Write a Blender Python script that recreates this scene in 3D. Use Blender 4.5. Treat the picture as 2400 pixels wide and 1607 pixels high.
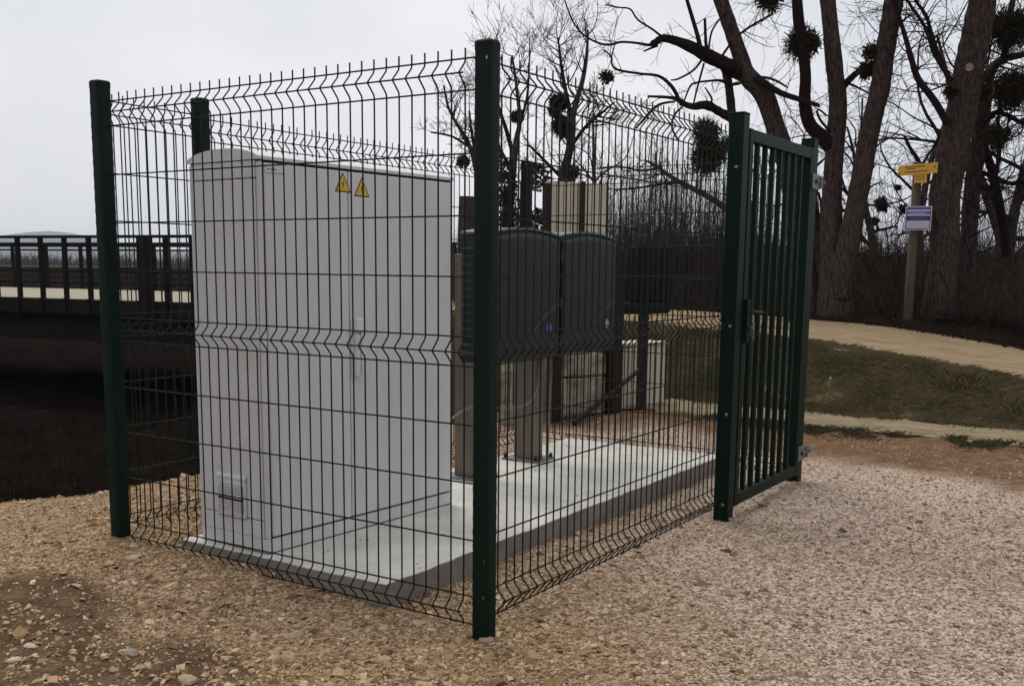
import bpy, math, random
import numpy as np
from mathutils import Vector, Matrix

for o in list(bpy.data.objects): bpy.data.objects.remove(o)
SC = bpy.context.scene
COL = SC.collection
R = math.radians

# ------------------------------------------------------------------ camera
CAM = np.array([-2.8693, -2.0107, 1.2378])
FPX, CX, CY = 2452.94, 1200.0, 998.44
ca, cb, cc = 1.4189, -0.9958, 0.0103
ROT = (Matrix.Rotation(cb, 3, 'Z') @ Matrix.Rotation(ca, 3, 'X') @ Matrix.Rotation(cc, 3, 'Z'))
cam_d = bpy.data.cameras.new('camera'); cam_o = bpy.data.objects.new('camera', cam_d); COL.objects.link(cam_o)
cam_o.matrix_world = Matrix.Translation(Vector(CAM)) @ ROT.to_4x4()
cam_d.sensor_width = 36; cam_d.lens = 36 * FPX / 2400
cam_d.shift_y = (CY - 803.5) / 2400
cam_d.clip_start = 0.05; cam_d.clip_end = 9000
SC.camera = cam_o

# ------------------------------------------------------------------ world, sun, exposure
SUN_EL, SUN_AZ = R(58), R(60)          # azimuth measured from +X towards +Y
world = bpy.data.worlds.new('World'); SC.world = world; world.use_nodes = True
nt = world.node_tree; N = nt.nodes; LK = nt.links
for n in list(N): N.remove(n)
out = N.new('ShaderNodeOutputWorld'); bg = N.new('ShaderNodeBackground'); LK.new(bg.outputs[0], out.inputs[0])
sky = N.new('ShaderNodeTexSky'); sky.sky_type = 'NISHITA'; sky.sun_disc = False
sky.sun_elevation = SUN_EL; sky.sun_rotation = math.pi / 2 - SUN_AZ
sky.air_density = 1.0; sky.dust_density = 4.0; sky.ozone_density = 1.0
hs = N.new('ShaderNodeHueSaturation'); hs.inputs['Saturation'].default_value = 0.25
LK.new(sky.outputs[0], hs.inputs['Color'])
tc = N.new('ShaderNodeTexCoord')
mp = N.new('ShaderNodeMapping'); mp.inputs['Scale'].default_value = (1.0, 1.0, 2.2); mp.inputs['Location'].default_value = (0.35, 1.1, 0.2)
LK.new(tc.outputs['Generated'], mp.inputs['Vector'])
nz = N.new('ShaderNodeTexNoise'); nz.inputs['Scale'].default_value = 2.1; nz.inputs['Detail'].default_value = 4; nz.inputs['Roughness'].default_value = 0.45
LK.new(mp.outputs[0], nz.inputs['Vector'])
cr = N.new('ShaderNodeValToRGB')
cr.color_ramp.elements[0].position = 0.36; cr.color_ramp.elements[0].color = (5.2, 5.5, 5.95, 1)
cr.color_ramp.elements[1].position = 0.64; cr.color_ramp.elements[1].color = (7.1, 6.9, 7.2, 1)
LK.new(nz.outputs['Fac'], cr.inputs['Fac'])
mx = N.new('ShaderNodeMix'); mx.data_type = 'RGBA'; mx.inputs['Factor'].default_value = 0.9
LK.new(hs.outputs[0], mx.inputs['A']); LK.new(cr.outputs[0], mx.inputs['B'])
LK.new(mx.outputs['Result'], bg.inputs['Color']); bg.inputs['Strength'].default_value = 0.1

sun_d = bpy.data.lights.new('sun', 'SUN'); sun_o = bpy.data.objects.new('sun', sun_d); COL.objects.link(sun_o)
sun_d.energy = 1.5; sun_d.angle = R(35); sun_d.color = (1.0, 0.96, 0.9)
sd = Vector((math.cos(SUN_EL) * math.cos(SUN_AZ), math.cos(SUN_EL) * math.sin(SUN_AZ), math.sin(SUN_EL)))
sun_o.rotation_euler = sd.to_track_quat('Z', 'Y').to_euler(); sun_o.location = (0, 0, 30)
vs = SC.view_settings; vs.view_transform = 'Standard'; vs.look = 'None'; vs.exposure = 0.42; vs.gamma = 1.0; vs.use_curve_mapping = False
SC.cycles.max_bounces = 6; SC.cycles.diffuse_bounces = 3; SC.cycles.glossy_bounces = 2

# ------------------------------------------------------------------ helpers
def ray(u, v):
    return np.array(ROT @ Vector(((u - CX) / FPX, -(v - CY) / FPX, -1.0)))
def at(u, v, D):
    """a bearing and slope read off the photograph, at a horizontal distance of D metres"""
    d = ray(u, v); return CAM + d * D / math.hypot(d[0], d[1])

def mat(name, col, rough=0.8, metal=0.0, var=0.0, scale=6.0, col2=None, bump=0.0, bscale=40.0, spec=0.5, detail=4, stretch=None, obj=True):
    m = bpy.data.materials.new(name); m.use_nodes = True
    t = m.node_tree; n = t.nodes; l = t.links; b = n['Principled BSDF']
    b.inputs['Base Color'].default_value = (*col, 1); b.inputs['Roughness'].default_value = rough
    b.inputs['Metallic'].default_value = metal; b.inputs['Specular IOR Level'].default_value = spec
    co = n.new('ShaderNodeTexCoord'); src = co.outputs['Object']
    if stretch:
        mpp = n.new('ShaderNodeMapping'); mpp.inputs['Scale'].default_value = stretch; l.new(src, mpp.inputs['Vector']); src = mpp.outputs[0]
    if col2 or var:
        c2 = col2 or tuple(c * (1 - var) for c in col)
        z = n.new('ShaderNodeTexNoise'); z.inputs['Scale'].default_value = scale; z.inputs['Detail'].default_value = detail; z.inputs['Roughness'].default_value = 0.65
        l.new(src, z.inputs['Vector'])
        r = n.new('ShaderNodeValToRGB'); r.color_ramp.elements[0].position = 0.35; r.color_ramp.elements[1].position = 0.65
        r.color_ramp.elements[0].color = (*c2, 1); r.color_ramp.elements[1].color = (*col, 1)
        l.new(z.outputs['Fac'], r.inputs['Fac']); l.new(r.outputs[0], b.inputs['Base Color'])
    if bump:
        z2 = n.new('ShaderNodeTexNoise'); z2.inputs['Scale'].default_value = bscale; z2.inputs['Detail'].default_value = 5
        l.new(src, z2.inputs['Vector'])
        bp = n.new('ShaderNodeBump'); bp.inputs['Strength'].default_value = bump; bp.inputs['Distance'].default_value = 0.02
        l.new(z2.outputs['Fac'], bp.inputs['Height']); l.new(bp.outputs[0], b.inputs['Normal'])
    return m

ORG = {}
class MB:
    """collects shapes, then links them as one mesh object"""
    def __init__(self, M=None): self.v = []; self.f = []; self.M = M
    def add(self, vs_, fs):
        k = len(self.v)
        self.v.extend(tuple(p) for p in vs_); self.f.extend(tuple(i + k for i in f) for f in fs); return self
    def box(self, c, s, rz=0.0, bev=0.0):
        hx, hy, hz_ = s[0] / 2, s[1] / 2, s[2] / 2
        cr_, sr = math.cos(rz), math.sin(rz)
        def T(x, y, z): return (c[0] + x * cr_ - y * sr, c[1] + x * sr + y * cr_, c[2] + z)
        if bev <= 0:
            P = [T(x * hx, y * hy, z * hz_) for z in (-1, 1) for x, y in ((-1, -1), (1, -1), (1, 1), (-1, 1))]
            return self.add(P, [(3, 2, 1, 0), (4, 5, 6, 7), (0, 1, 5, 4), (1, 2, 6, 5), (2, 3, 7, 6), (3, 0, 4, 7)])
        b = bev; ring = []
        def oc(z, ins):
            a, d = hx - ins, hy - ins
            return [T(*p, z) for p in ((-a + b, -d), (a - b, -d), (a, -d + b), (a, d - b), (a - b, d), (-a + b, d), (-a, d - b), (-a, -d + b))]
        P = oc(-hz_, b * .7) + oc(-hz_ + b, 0) + oc(hz_ - b, 0) + oc(hz_, b * .7)
        F = [tuple(range(7, -1, -1)), tuple(range(24, 32))]
        for r_ in range(3):
            for i in range(8):
                j = (i + 1) % 8; F.append((r_ * 8 + i, r_ * 8 + j, r_ * 8 + 8 + j, r_ * 8 + 8 + i))
        return self.add(P, F)
    def b2(self, x0, x1, y0, y1, z0, z1, bev=0.0):
        return self.box(((x0 + x1) / 2, (y0 + y1) / 2, (z0 + z1) / 2), (x1 - x0, y1 - y0, z1 - z0), 0, bev)
    def prism(self, pts, z0, z1):
        n = len(pts)
        return self.add([(*p, z0) for p in pts] + [(*p, z1) for p in pts],
                        [tuple(range(n - 1, -1, -1)), tuple(range(n, 2 * n))] + [(i, (i + 1) % n, n + (i + 1) % n, n + i) for i in range(n)])
    def tube(self, pts, rad, n=6, cap=True):
        pts = [np.asarray(p, float) for p in pts]; m = len(pts)
        rad = [rad] * m if np.isscalar(rad) else list(rad)
        k = len(self.v); prev = None
        for i in range(m):
            d = pts[min(i + 1, m - 1)] - pts[max(i - 1, 0)]; L = math.sqrt(d @ d) or 1.0; d = d / L
            if prev is None:
                a = np.array([1., 0, 0]) if abs(d[0]) < .8 else np.array([0, 1., 0])
            else: a = prev
            x = a - d * (a @ d); x = x / (math.sqrt(x @ x) or 1.0); prev = x
            y = np.array([d[1] * x[2] - d[2] * x[1], d[2] * x[0] - d[0] * x[2], d[0] * x[1] - d[1] * x[0]])
            for j in range(n):
                t = 2 * math.pi * j / n
                q_ = pts[i] + (x * math.cos(t) + y * math.sin(t)) * rad[i]
                self.v.append((q_[0], q_[1], q_[2]))
            if i:
                for j in range(n):
                    self.f.append((k + (i - 1) * n + j, k + (i - 1) * n + (j + 1) % n, k + i * n + (j + 1) % n, k + i * n + j))
        if cap:
            self.f.append(tuple(k + j for j in range(n - 1, -1, -1))); self.f.append(tuple(k + (m - 1) * n + j for j in range(n)))
        return self
    def disc(self, c, axis, r, h, n=12):
        a = np.asarray(axis, float); a = a / np.linalg.norm(a); c = np.asarray(c, float)
        return self.tube([c - a * h / 2, c + a * h / 2], r, n)
    def mesh(self, name, mt, org=(0, 0, 0), smooth=False):
        M = self.M
        vv = [(M @ Vector(p))[:] for p in self.v] if M is not None else self.v
        me = bpy.data.meshes.new(name)
        me.from_pydata([(p[0] - org[0], p[1] - org[1], p[2] - org[2]) for p in vv], [], self.f)
        if smooth: me.polygons.foreach_set('use_smooth', [True] * len(me.polygons))
        me.materials.append(mt); me.update(); return me
    def build(self, name, mt, parent=None, org=None, smooth=False):
        if parent is not None: org = ORG[parent.name]
        elif org is None: org = (0, 0, 0)
        o = bpy.data.objects.new(name, self.mesh(name, mt, org, smooth)); COL.objects.link(o)
        if parent is not None: o.parent = parent
        else: o.location = org
        ORG[o.name] = org
        return o
def tag(o, label=None, cat=None, group=None, kind=None):
    if label: o['label'] = label
    if cat: o['category'] = cat
    if group: o['group'] = group
    if kind: o['kind'] = kind
    return o
def thing(name, loc, label, cat, group=None):
    o = bpy.data.objects.new(name, None); COL.objects.link(o); o.location = loc; o.empty_display_size = .1
    ORG[o.name] = tuple(loc); return tag(o, label, cat, group)
def share(src, name, parent, loc):
    o = bpy.data.objects.new(name, src); COL.objects.link(o); o.parent = parent; o.location = loc; return o
def bulk(name, V, F4, mt, smooth=False):
    """numpy verts (n,3) and quads (m,4) to one mesh object"""
    me = bpy.data.meshes.new(name)
    k = F4.shape[1]
    me.vertices.add(len(V)); me.vertices.foreach_set('co', np.ascontiguousarray(V, dtype=np.float32).ravel())
    me.loops.add(F4.size); me.loops.foreach_set('vertex_index', np.ascontiguousarray(F4, dtype=np.int32).ravel())
    me.polygons.add(len(F4)); me.polygons.foreach_set('loop_start', np.arange(0, F4.size, k, dtype=np.int32))
    me.polygons.foreach_set('loop_total', np.full(len(F4), k, dtype=np.int32))
    me.polygons.foreach_set('use_smooth', [False] * len(F4))
    me.update(calc_edges=True); me.materials.append(mt)
    o = bpy.data.objects.new(name, me); COL.objects.link(o); ORG[o.name] = (0, 0, 0); return o

# value noise for relief
_rs = np.random.RandomState(5); _tab = _rs.rand(256, 256)
def vnoise(x, y):
    x = np.asarray(x, float); y = np.asarray(y, float)
    xi = np.floor(x).astype(int); yi = np.floor(y).astype(int); fx = x - xi; fy = y - yi
    fx = fx * fx * (3 - 2 * fx); fy = fy * fy * (3 - 2 * fy)
    g = lambda a, b: _tab[a % 256, b % 256]
    return (g(xi, yi) * (1 - fx) + g(xi + 1, yi) * fx) * (1 - fy) + (g(xi, yi + 1) * (1 - fx) + g(xi + 1, yi + 1) * fx) * fy - .5
def sst(a, b, x):
    t = np.clip((x - a) / (b - a), 0, 1); return t * t * (3 - 2 * t)

# ------------------------------------------------------------------ materials
M_green = mat('green_coated_steel', (.0026, .0125, .0078), .5, 0, .25, 9, spec=.13)
M_wire = mat('green_coated_wire', (.005, .009, .0075), .55, spec=.2)
M_greencap = mat('dark_cap', (.004, .007, .006), .6, spec=.15)
M_galv = mat('galvanised_steel', (.21, .22, .22), .5, .6, .4, 60)
M_bolt = mat('zinc_bolt', (.28, .29, .28), .45, .6)
M_cab = mat('grey_cabinet_paint', (.575, .585, .585), .45, 0, .09, 3.0, spec=.45, detail=8, stretch=(5, 5, .7))
M_slat = mat('pale_slat_plastic', (.62, .62, .62), .5)
M_cabgap = mat('cabinet_gap_shade_and_print', (.02, .02, .02), .8)  # near-black for lettering and screw, and for shade painted into the gaps
M_dark = mat('anthracite_plastic', (.0185, .023, .025), .5, 0, .15, 14, spec=.3)
M_lid = mat('box_lid_highlight', (.085, .10, .105), .4, spec=.5)  # paler than the box: the highlight on top is put into the lid colour
M_rib = mat('door_rib', (.035, .042, .042), .5)
M_darkline = mat('anthracite_seam', (.006, .007, .008), .7)
M_inox = mat('brushed_steel', (.20, .165, .135), .42, .25, .35, 5, stretch=(14, 14, .6))
M_yel = mat('warning_yellow', (.56, .41, .03), .5)
M_warnblk = mat('warning_dark', (.05, .016, .012), .5)
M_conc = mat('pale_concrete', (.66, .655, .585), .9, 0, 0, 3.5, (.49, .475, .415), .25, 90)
M_cside = mat('slab_side_shade', (.25, .215, .185), .95, 0, .35, 6, bump=.3, bscale=60)  # darker copy of the slab concrete, shade of the sides put into the colour
M_moss = mat('mossy_concrete', (.38, .35, .255), .95, 0, 0, 7, (.13, .12, .075), .5, 30)
M_beige = mat('beige_paint', (.50, .455, .34), .6, 0, .14, 5)
M_rust = mat('brown_steel', (.022, .013, .010), .7, 0, .4, 12, spec=.2)
M_dgreen = mat('dark_green_paint', (.004, .0085, .0055), .7, 0, .3, 8, spec=.12)
M_wood = mat('weathered_post_wood', (.095, .070, .046), .9, 0, 0, 20, (.05, .037, .027), .4, 50, stretch=(6, 6, .8))
M_rail = mat('dark_bridge_steel', (.015, .0115, .0100), .8, 0, .35, 4, spec=.08)
M_deck = mat('bridge_deck_surface', (.31, .28, .20), .95, 0, .15, 2)
M_bark = mat('bark', (.098, .074, .066), 1, 0, 0, 11, (.024, .0175, .016), 1.0, 22, spec=0.0, stretch=(3.5, 3.5, .7))
M_twig = mat('twig_bark', (.022, .013, .0145), 1, spec=0)
M_fartwig = mat('far_twig_bark', (.052, .036, .034), 1, spec=0)
M_mist = mat('mistletoe_leaf', (.034, .029, .013), .8, 0, .5, 8, spec=.15)
M_ivy = mat('ivy_leaf', (.013, .016, .009), .7, 0, .5, 6, spec=.15)
M_cut = mat('cut_wood', (.30, .22, .15), .9, 0, .35, 30)
M_signy = mat('trail_sign_yellow', (.62, .33, .02), .45)
M_ink = mat('sign_ink', (.05, .035, .01), .6)
M_purple = mat('sign_purple', (.085, .045, .22), .5)
M_purpled = mat('sign_deep_purple', (.03, .012, .09), .5)
M_white = mat('sign_white', (.46, .46, .55), .5)
M_hinge = mat('dull_hinge', (.07, .075, .075), .5)
M_blue = mat('blue_badge', (.12, .11, .40), .5)
M_silver = mat('silver_badge', (.3, .33, .33), .4)
M_cable = mat('grey_cable', (.17, .15, .135), .6)
M_blackc = mat('black_cable', (.012, .011, .010), .5)
M_grassb = mat('grass_blades', (.082, .084, .038), 1, 0, 0, 2.2, (.180, .132, .080), spec=0)
M_weed = mat('weed_leaf', (.095, .088, .042), .9, 0, .4, 5, spec=.1)
M_litter = mat('leaf_litter', (.068, .048, .040), 1, 0, 0, 5, (.024, .017, .014), 1, 14, spec=0, detail=9)
M_brush = mat('brush_stems', (.080, .058, .048), 1, 0, .6, 1.5, spec=0)
M_field = mat('far_field', (.17, .15, .085), 1, 0, 0, .03, (.10, .10, .05))
M_farwood = mat('far_wood_twigs', (.058, .045, .045), 1, 0, .3, .2)
M_hill = mat('far_hill', (.06, .08, .09), 1)
M_stump = mat('ivy_stump_bark', (.05, .033, .026), .95, 0, .5, 10, bump=.8, bscale=25)

# gravel : crushed limestone, per-stone colour
def gravel_mat():
    m = bpy.data.materials.new('crushed_limestone'); m.use_nodes = True
    t = m.node_tree; n = t.nodes; l = t.links; b = n['Principled BSDF']; b.inputs['Roughness'].default_value = .9; b.inputs['Specular IOR Level'].default_value = .25
    g = n.new('ShaderNodeNewGeometry'); r = n.new('ShaderNodeValToRGB'); e = r.color_ramp.elements
    cols = [(0, (.21, .125, .07)), (.2, (.39, .26, .15)), (.45, (.52, .375, .225)), (.65, (.48, .36, .24)), (.85, (.62, .48, .315)), (1, (.75, .64, .47))]
    e[0].position, e[0].color = 0, (*cols[0][1], 1); e[1].position, e[1].color = 1, (*cols[-1][1], 1)
    for p, c in cols[1:-1]: k = e.new(p); k.color = (*c, 1)
    l.new(g.outputs['Random Per Island'], r.inputs['Fac'])
    rp = n.new('ShaderNodeValToRGB'); ep = rp.color_ramp.elements; ep[0].color = (.20, .135, .10, 1); ep[1].color = (.66, .57, .49, 1)
    for p_, c_ in ((.25, (.35, .265, .205)), (.6, (.43, .345, .28)), (.85, (.53, .44, .365))): ep.new(p_).color = (*c_, 1)
    l.new(g.outputs['Random Per Island'], rp.inputs['Fac'])
    sx = n.new('ShaderNodeSeparateXYZ'); l.new(g.outputs['Position'], sx.inputs[0])
    m1 = n.new('ShaderNodeMath'); m1.operation = 'MULTIPLY_ADD'; m1.inputs[1].default_value = -1.15; l.new(sx.outputs['Y'], m1.inputs[0]); l.new(sx.outputs['X'], m1.inputs[2])
    mr = n.new('ShaderNodeMapRange'); mr.inputs['From Min'].default_value = .1; mr.inputs['From Max'].default_value = 2.4; l.new(m1.outputs[0], mr.inputs['Value'])
    mxp = n.new('ShaderNodeMix'); mxp.data_type = 'RGBA'; l.new(mr.outputs[0], mxp.inputs['Factor']); l.new(r.outputs[0], mxp.inputs['A']); l.new(rp.outputs[0], mxp.inputs['B'])
    co = n.new('ShaderNodeTexCoord')
    # pinkish drift towards the drive, stone by stone
    z = n.new('ShaderNodeTexNoise'); z.inputs['Scale'].default_value = .8; l.new(co.outputs['Object'], z.inputs['Vector'])
    z3 = n.new('ShaderNodeTexNoise'); z3.inputs['Scale'].default_value = 90; l.new(co.outputs['Object'], z3.inputs['Vector'])
    mx2 = n.new('ShaderNodeMix'); mx2.data_type = 'RGBA'; mx2.blend_type = 'MULTIPLY'; mx2.inputs['Factor'].default_value = 1
    r2 = n.new('ShaderNodeValToRGB'); r2.color_ramp.elements[0].position = .4; r2.color_ramp.elements[0].color = (1.0, .95, .93, 1); r2.color_ramp.elements[1].position = .62; r2.color_ramp.elements[1].color = (1.0, .93, .80, 1)
    l.new(z.outputs['Fac'], r2.inputs['Fac']); l.new(mxp.outputs['Result'], mx2.inputs['A']); l.new(r2.outputs[0], mx2.inputs['B'])
    mx3 = n.new('ShaderNodeMix'); mx3.data_type = 'RGBA'; mx3.blend_type = 'MULTIPLY'; mx3.inputs['Factor'].default_value = .5
    l.new(mx2.outputs['Result'], mx3.inputs['A']); l.new(z3.outputs['Fac'], mx3.inputs['B']); 
    l.new(mx3.outputs['Result'], b.inputs['Base Color'])
    return m
M_gravel = gravel_mat()

def ground_mat():
    """fines between the stones, reddish subsoil beyond the pad, brown earth patches, turf on the bank, black earth in the ditch, reused as painted shade under the bridge"""
    m = bpy.data.materials.new('ground_earth'); m.use_nodes = True
    t = m.node_tree; n = t.nodes; l = t.links; b = n['Principled BSDF']; b.inputs['Roughness'].default_value = 1; b.inputs['Specular IOR Level'].default_value = 0
    co = n.new('ShaderNodeTexCoord').outputs['Object']
    def noise(s, d=5, rgh=.6):
        z = n.new('ShaderNodeTexNoise'); z.inputs['Scale'].default_value = s; z.inputs['Detail'].default_value = d; z.inputs['Roughness'].default_value = rgh; l.new(co, z.inputs['Vector']); return z.outputs['Fac']
    def ramp(f, *st):
        r = n.new('ShaderNodeValToRGB'); e = r.color_ramp.elements
        e[0].position, e[0].color = st[0][0], (*st[0][1], 1); e[1].position, e[1].color = st[-1][0], (*st[-1][1], 1)
        for p, c in st[1:-1]: e.new(p).color = (*c, 1)
        l.new(f, r.inputs['Fac']); return r.outputs[0]
    def mixc(f, a, c):
        x = n.new('ShaderNodeMix'); x.data_type = 'RGBA'; l.new(f, x.inputs['Factor']); l.new(a, x.inputs['A']); l.new(c, x.inputs['B']); return x.outputs['Result']
    vo = n.new('ShaderNodeTexVoronoi'); vo.inputs['Scale'].default_value = 85; l.new(co, vo.inputs['Vector'])
    sep = n.new('ShaderNodeSeparateColor'); l.new(vo.outputs['Color'], sep.inputs[0])
    fl = ramp(sep.outputs[0], (0, (.12, .072, .042)), (.4, (.26, .175, .102)), (.75, (.39, .275, .165)), (1, (.53, .40, .265)))
    fr = ramp(sep.outputs[0], (0, (.17, .115, .085)), (.3, (.37, .28, .215)), (.65, (.49, .385, .305)), (1, (.62, .515, .42)))
    soil = ramp(noise(14, 9, .8), (.32, (.075, .040, .022)), (.48, (.155, .088, .050)), (.6, (.21, .135, .08)), (.72, (.34, .25, .165)))
    turf = ramp(noise(2.6, 9, .8), (.32, (.070, .045, .027)), (.46, (.050, .048, .022)), (.58, (.140, .098, .058)), (.72, (.048, .053, .022)))
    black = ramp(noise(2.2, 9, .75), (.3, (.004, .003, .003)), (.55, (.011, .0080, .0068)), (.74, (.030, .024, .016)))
    def attr(nm):
        a = n.new('ShaderNodeAttribute'); a.attribute_name = nm; return a.outputs['Fac']
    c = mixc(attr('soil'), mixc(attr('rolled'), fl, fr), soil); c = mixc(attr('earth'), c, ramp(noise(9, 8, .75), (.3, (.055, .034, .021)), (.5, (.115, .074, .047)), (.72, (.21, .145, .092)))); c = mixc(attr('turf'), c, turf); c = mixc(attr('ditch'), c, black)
    l.new(c, b.inputs['Base Color'])
    bp = n.new('ShaderNodeBump'); bp.inputs['Strength'].default_value = .9; bp.inputs['Distance'].default_value = .012
    ad = n.new('ShaderNodeMath'); ad.operation = 'ADD'; l.new(vo.outputs['Distance'], ad.inputs[0]); l.new(noise(30, 6), ad.inputs[1])
    l.new(ad.outputs[0], bp.inputs['Height']); l.new(bp.outputs[0], b.inputs['Normal'])
    return m
M_ground = ground_mat()
def road_mat(name, a, c, d):
    m = mat(name, a, 1, 0, 0, 4, c, .7, 45, spec=0, detail=9, stretch=(2.2, .7, 1)); return m
M_road = road_mat('dusty_track', (.31, .235, .148), (.20, .145, .088), 0)
M_strip = road_mat('pale_path_dust', (.28, .235, .155), (.16, .12, .075), 0)

# ------------------------------------------------------------------ terrain
def lerp(y, xs, ys): return np.interp(y, xs, ys)
RY = [-30, -6, -.8, 1.4, 4, 8, 11.8, 20, 60]
RXN = [5.5, 7.0, 7.6, 8.2, 9.1, 9.15, 8.79, 7.7, 2.0]       # near edge of the track
RZ = [.0, .12, .22, .44, .50, .56, .585, .59, .59]
def xn(y): return lerp(y, RY, RXN)
def xw(y): return lerp(y, [-10, -.8, 2, 6, 12, 60], [3.4, 3.5, 3.9, 4.3, 4.6, 4.6])
def rz(y): return lerp(y, RY, RZ)
def ditch_edge(x): return lerp(x, [-12, -6, -2, .1, .5, 1.2, 3, 5, 6.5, 9], [4.6, 4.0, 3.35, 3.05, 2.78, 2.86, 2.95, 3.1, 3.3, 3.6])
def height(x, y):
    x = np.asarray(x, float); y = np.asarray(y, float)
    r = np.hypot(x - CAM[0], y - CAM[1])
    z = -.05 + .05 * vnoise(x * .9 + 3, y * .9) * sst(.3, 1.2, np.hypot(x, y)) * .8 + .018 * vnoise(x * 5, y * 5)
    # spoil heap left of the pad
    z = z + .085 * np.exp(-(((x - .35) / 1.3) ** 2 + ((y - 2.35) / .8) ** 2)) + .05 * np.exp(-(((x + .6) / 1.0) ** 2 + ((y - 1.9) / .8) ** 2))
    z = z + .045 * np.exp(-(((x - .0) / .35) ** 2 + ((y - 1.2) / .55) ** 2))
    # earth mound behind the slab
    z = z + .10 * np.exp(-(((x - 4.9) / .75) ** 2 + ((y - 1.75) / .5) ** 2)) * (1 - sst(5.4, 5.7, x))
    z = z - .10 * sst(1.0, 4.0, -(x + .8)) 
    xnear = xn(y); zr = rz(y)
    bs = np.minimum(6.5, xnear - .6); bank = sst(0, 1, (x - bs) / (xnear - .05 - bs))
    z = z * (1 - bank) + (zr + .01) * bank
    z = z + bank * (1 - sst(-.1, .05, x - xnear + .1)) * .09 * vnoise(x * 3.1, y * 3.1)
    # beyond the track the wood floor
    xf = xnear + xw(y)
    z = z + sst(0, 2.5, x - xf) * (.15 + .3 * vnoise(x * .5, y * .5)) * (1 - sst(9, 12, y))
    # ditch / canal bed
    dz = -1.25 + .25 * vnoise(x * .6, y * .6) + .08 * vnoise(x * 3, y * 3)
    k = sst(0, 1.0, y - ditch_edge(x) + .16 * vnoise(x * 2.2, y * 2.2) + .05 * vnoise(x * 7, y * 7))
    emb = sst(0, 1, (x - (xnear - 2.6)) / 2.4) * (1 - sst(9.6, 11.2, y))
    k = k * (1 - emb)
    k = k * (1 - sst(34, 46, x)) * (1 - sst(60, 75, y))
    z = z * (1 - k) + dz * k
    return z, k, bank, xnear, xf
def axis(a, b, fine0, fine1, st, grow):
    p = [fine0]; s = st
    while p[-1] < fine1: p.append(p[-1] + st)
    s = st
    while p[-1] < b: s *= grow; p.append(p[-1] + s)
    q_ = [fine0]; s = st
    while q_[-1] > a: s *= grow; q_.append(q_[-1] - s)
    return np.array(q_[::-1][:-1] + p)
gx = axis(-2500, 4000, -3.2, 9.2, .045, 1.12); gy = axis(-2500, 4000, -3.6, 4.2, .045, 1.12)
GX, GY = np.meshgrid(gx, gy, indexing='ij')
GZ, gk, gb, gxn, gxf = height(GX, GY)
nx, ny = GX.shape
idx = np.arange(nx * ny).reshape(nx, ny)
F = np.stack([idx[:-1, :-1], idx[1:, :-1], idx[1:, 1:], idx[:-1, 1:]], -1).reshape(-1, 4)
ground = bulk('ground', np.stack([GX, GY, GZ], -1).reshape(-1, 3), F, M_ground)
tag(ground, 'gravelly earth ground with grass bank and dark ditch', 'ground', kind='structure')
ground.data.polygons.foreach_set('use_smooth', [True] * len(ground.data.polygons))
def soilmask(x, y):
    a = sst(3.95, 4.75, x + 1.2 * vnoise(x * 1.6, y * 1.6) + .5 * vnoise(x * 5, y * 5))
    return np.clip(a, 0, 1)
def turfmask(x, y, xnear, xf):
    t = sst(-.12, .1, x - np.minimum(6.5, xnear - .6) + .3 * vnoise(x * 2.2, y * 2.2)) * (1 - .55 * sst(.12, .4, vnoise(x * 2.6 + 5, y * 2.0) + .3 * vnoise(x * 9, y * 9)))
    t = np.maximum(t, .8 * sst(.05, .4, vnoise(x * 1.7 + 2, y * 1.7) + .4 * vnoise(x * 6, y * 6)) * sst(4.6, 5.4, x))
    return t
def earth(x, y):  # bare brown earth, lower left of the pad
    g = .62 * np.exp(-(((x + .95) / .42) ** 2 + ((y - .95) / .62) ** 2)) + .45 * np.exp(-(((x + .80) / .28) ** 2 + ((y - .50) / .30) ** 2)) + .35 * np.exp(-(((x + .55) / .35) ** 2 + ((y - 1.55) / .3) ** 2))
    return sst(.05, .42, g + .55 * vnoise(x * 3.1 + 4, y * 3.1) + .25 * vnoise(x * 9, y * 9) - .12)
def rolled(x, y): return sst(.1, 2.2, x - 1.15 * y + .9 * vnoise(x * 1.3, y * 1.3) + .4 * vnoise(x * 4, y * 4)) * (1 - .45 * sst(.08, .34, vnoise(x * 1.1 + 9, y * .8 + 3)))
far = sst(30, 60, np.hypot(GX, GY))
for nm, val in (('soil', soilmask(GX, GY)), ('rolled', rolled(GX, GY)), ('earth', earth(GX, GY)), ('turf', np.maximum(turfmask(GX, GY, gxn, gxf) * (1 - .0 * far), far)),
                ('ditch', np.maximum(np.maximum(np.clip(gk * 1.6, 0, 1), sst(0, .6, GY - ditch_edge(GX)) * sst(8.0, 9.5, GY) * (1 - sst(58, 72, GX))), sst(-.2, 1.0, GX - gxf) * (1 - sst(16, 24, GX))))):  # ditch black also carried on beneath the bridge as painted shade
    a = ground.data.attributes.new(nm, 'FLOAT', 'POINT'); a.data.foreach_set('value', val.astype(np.float32).ravel())

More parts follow.
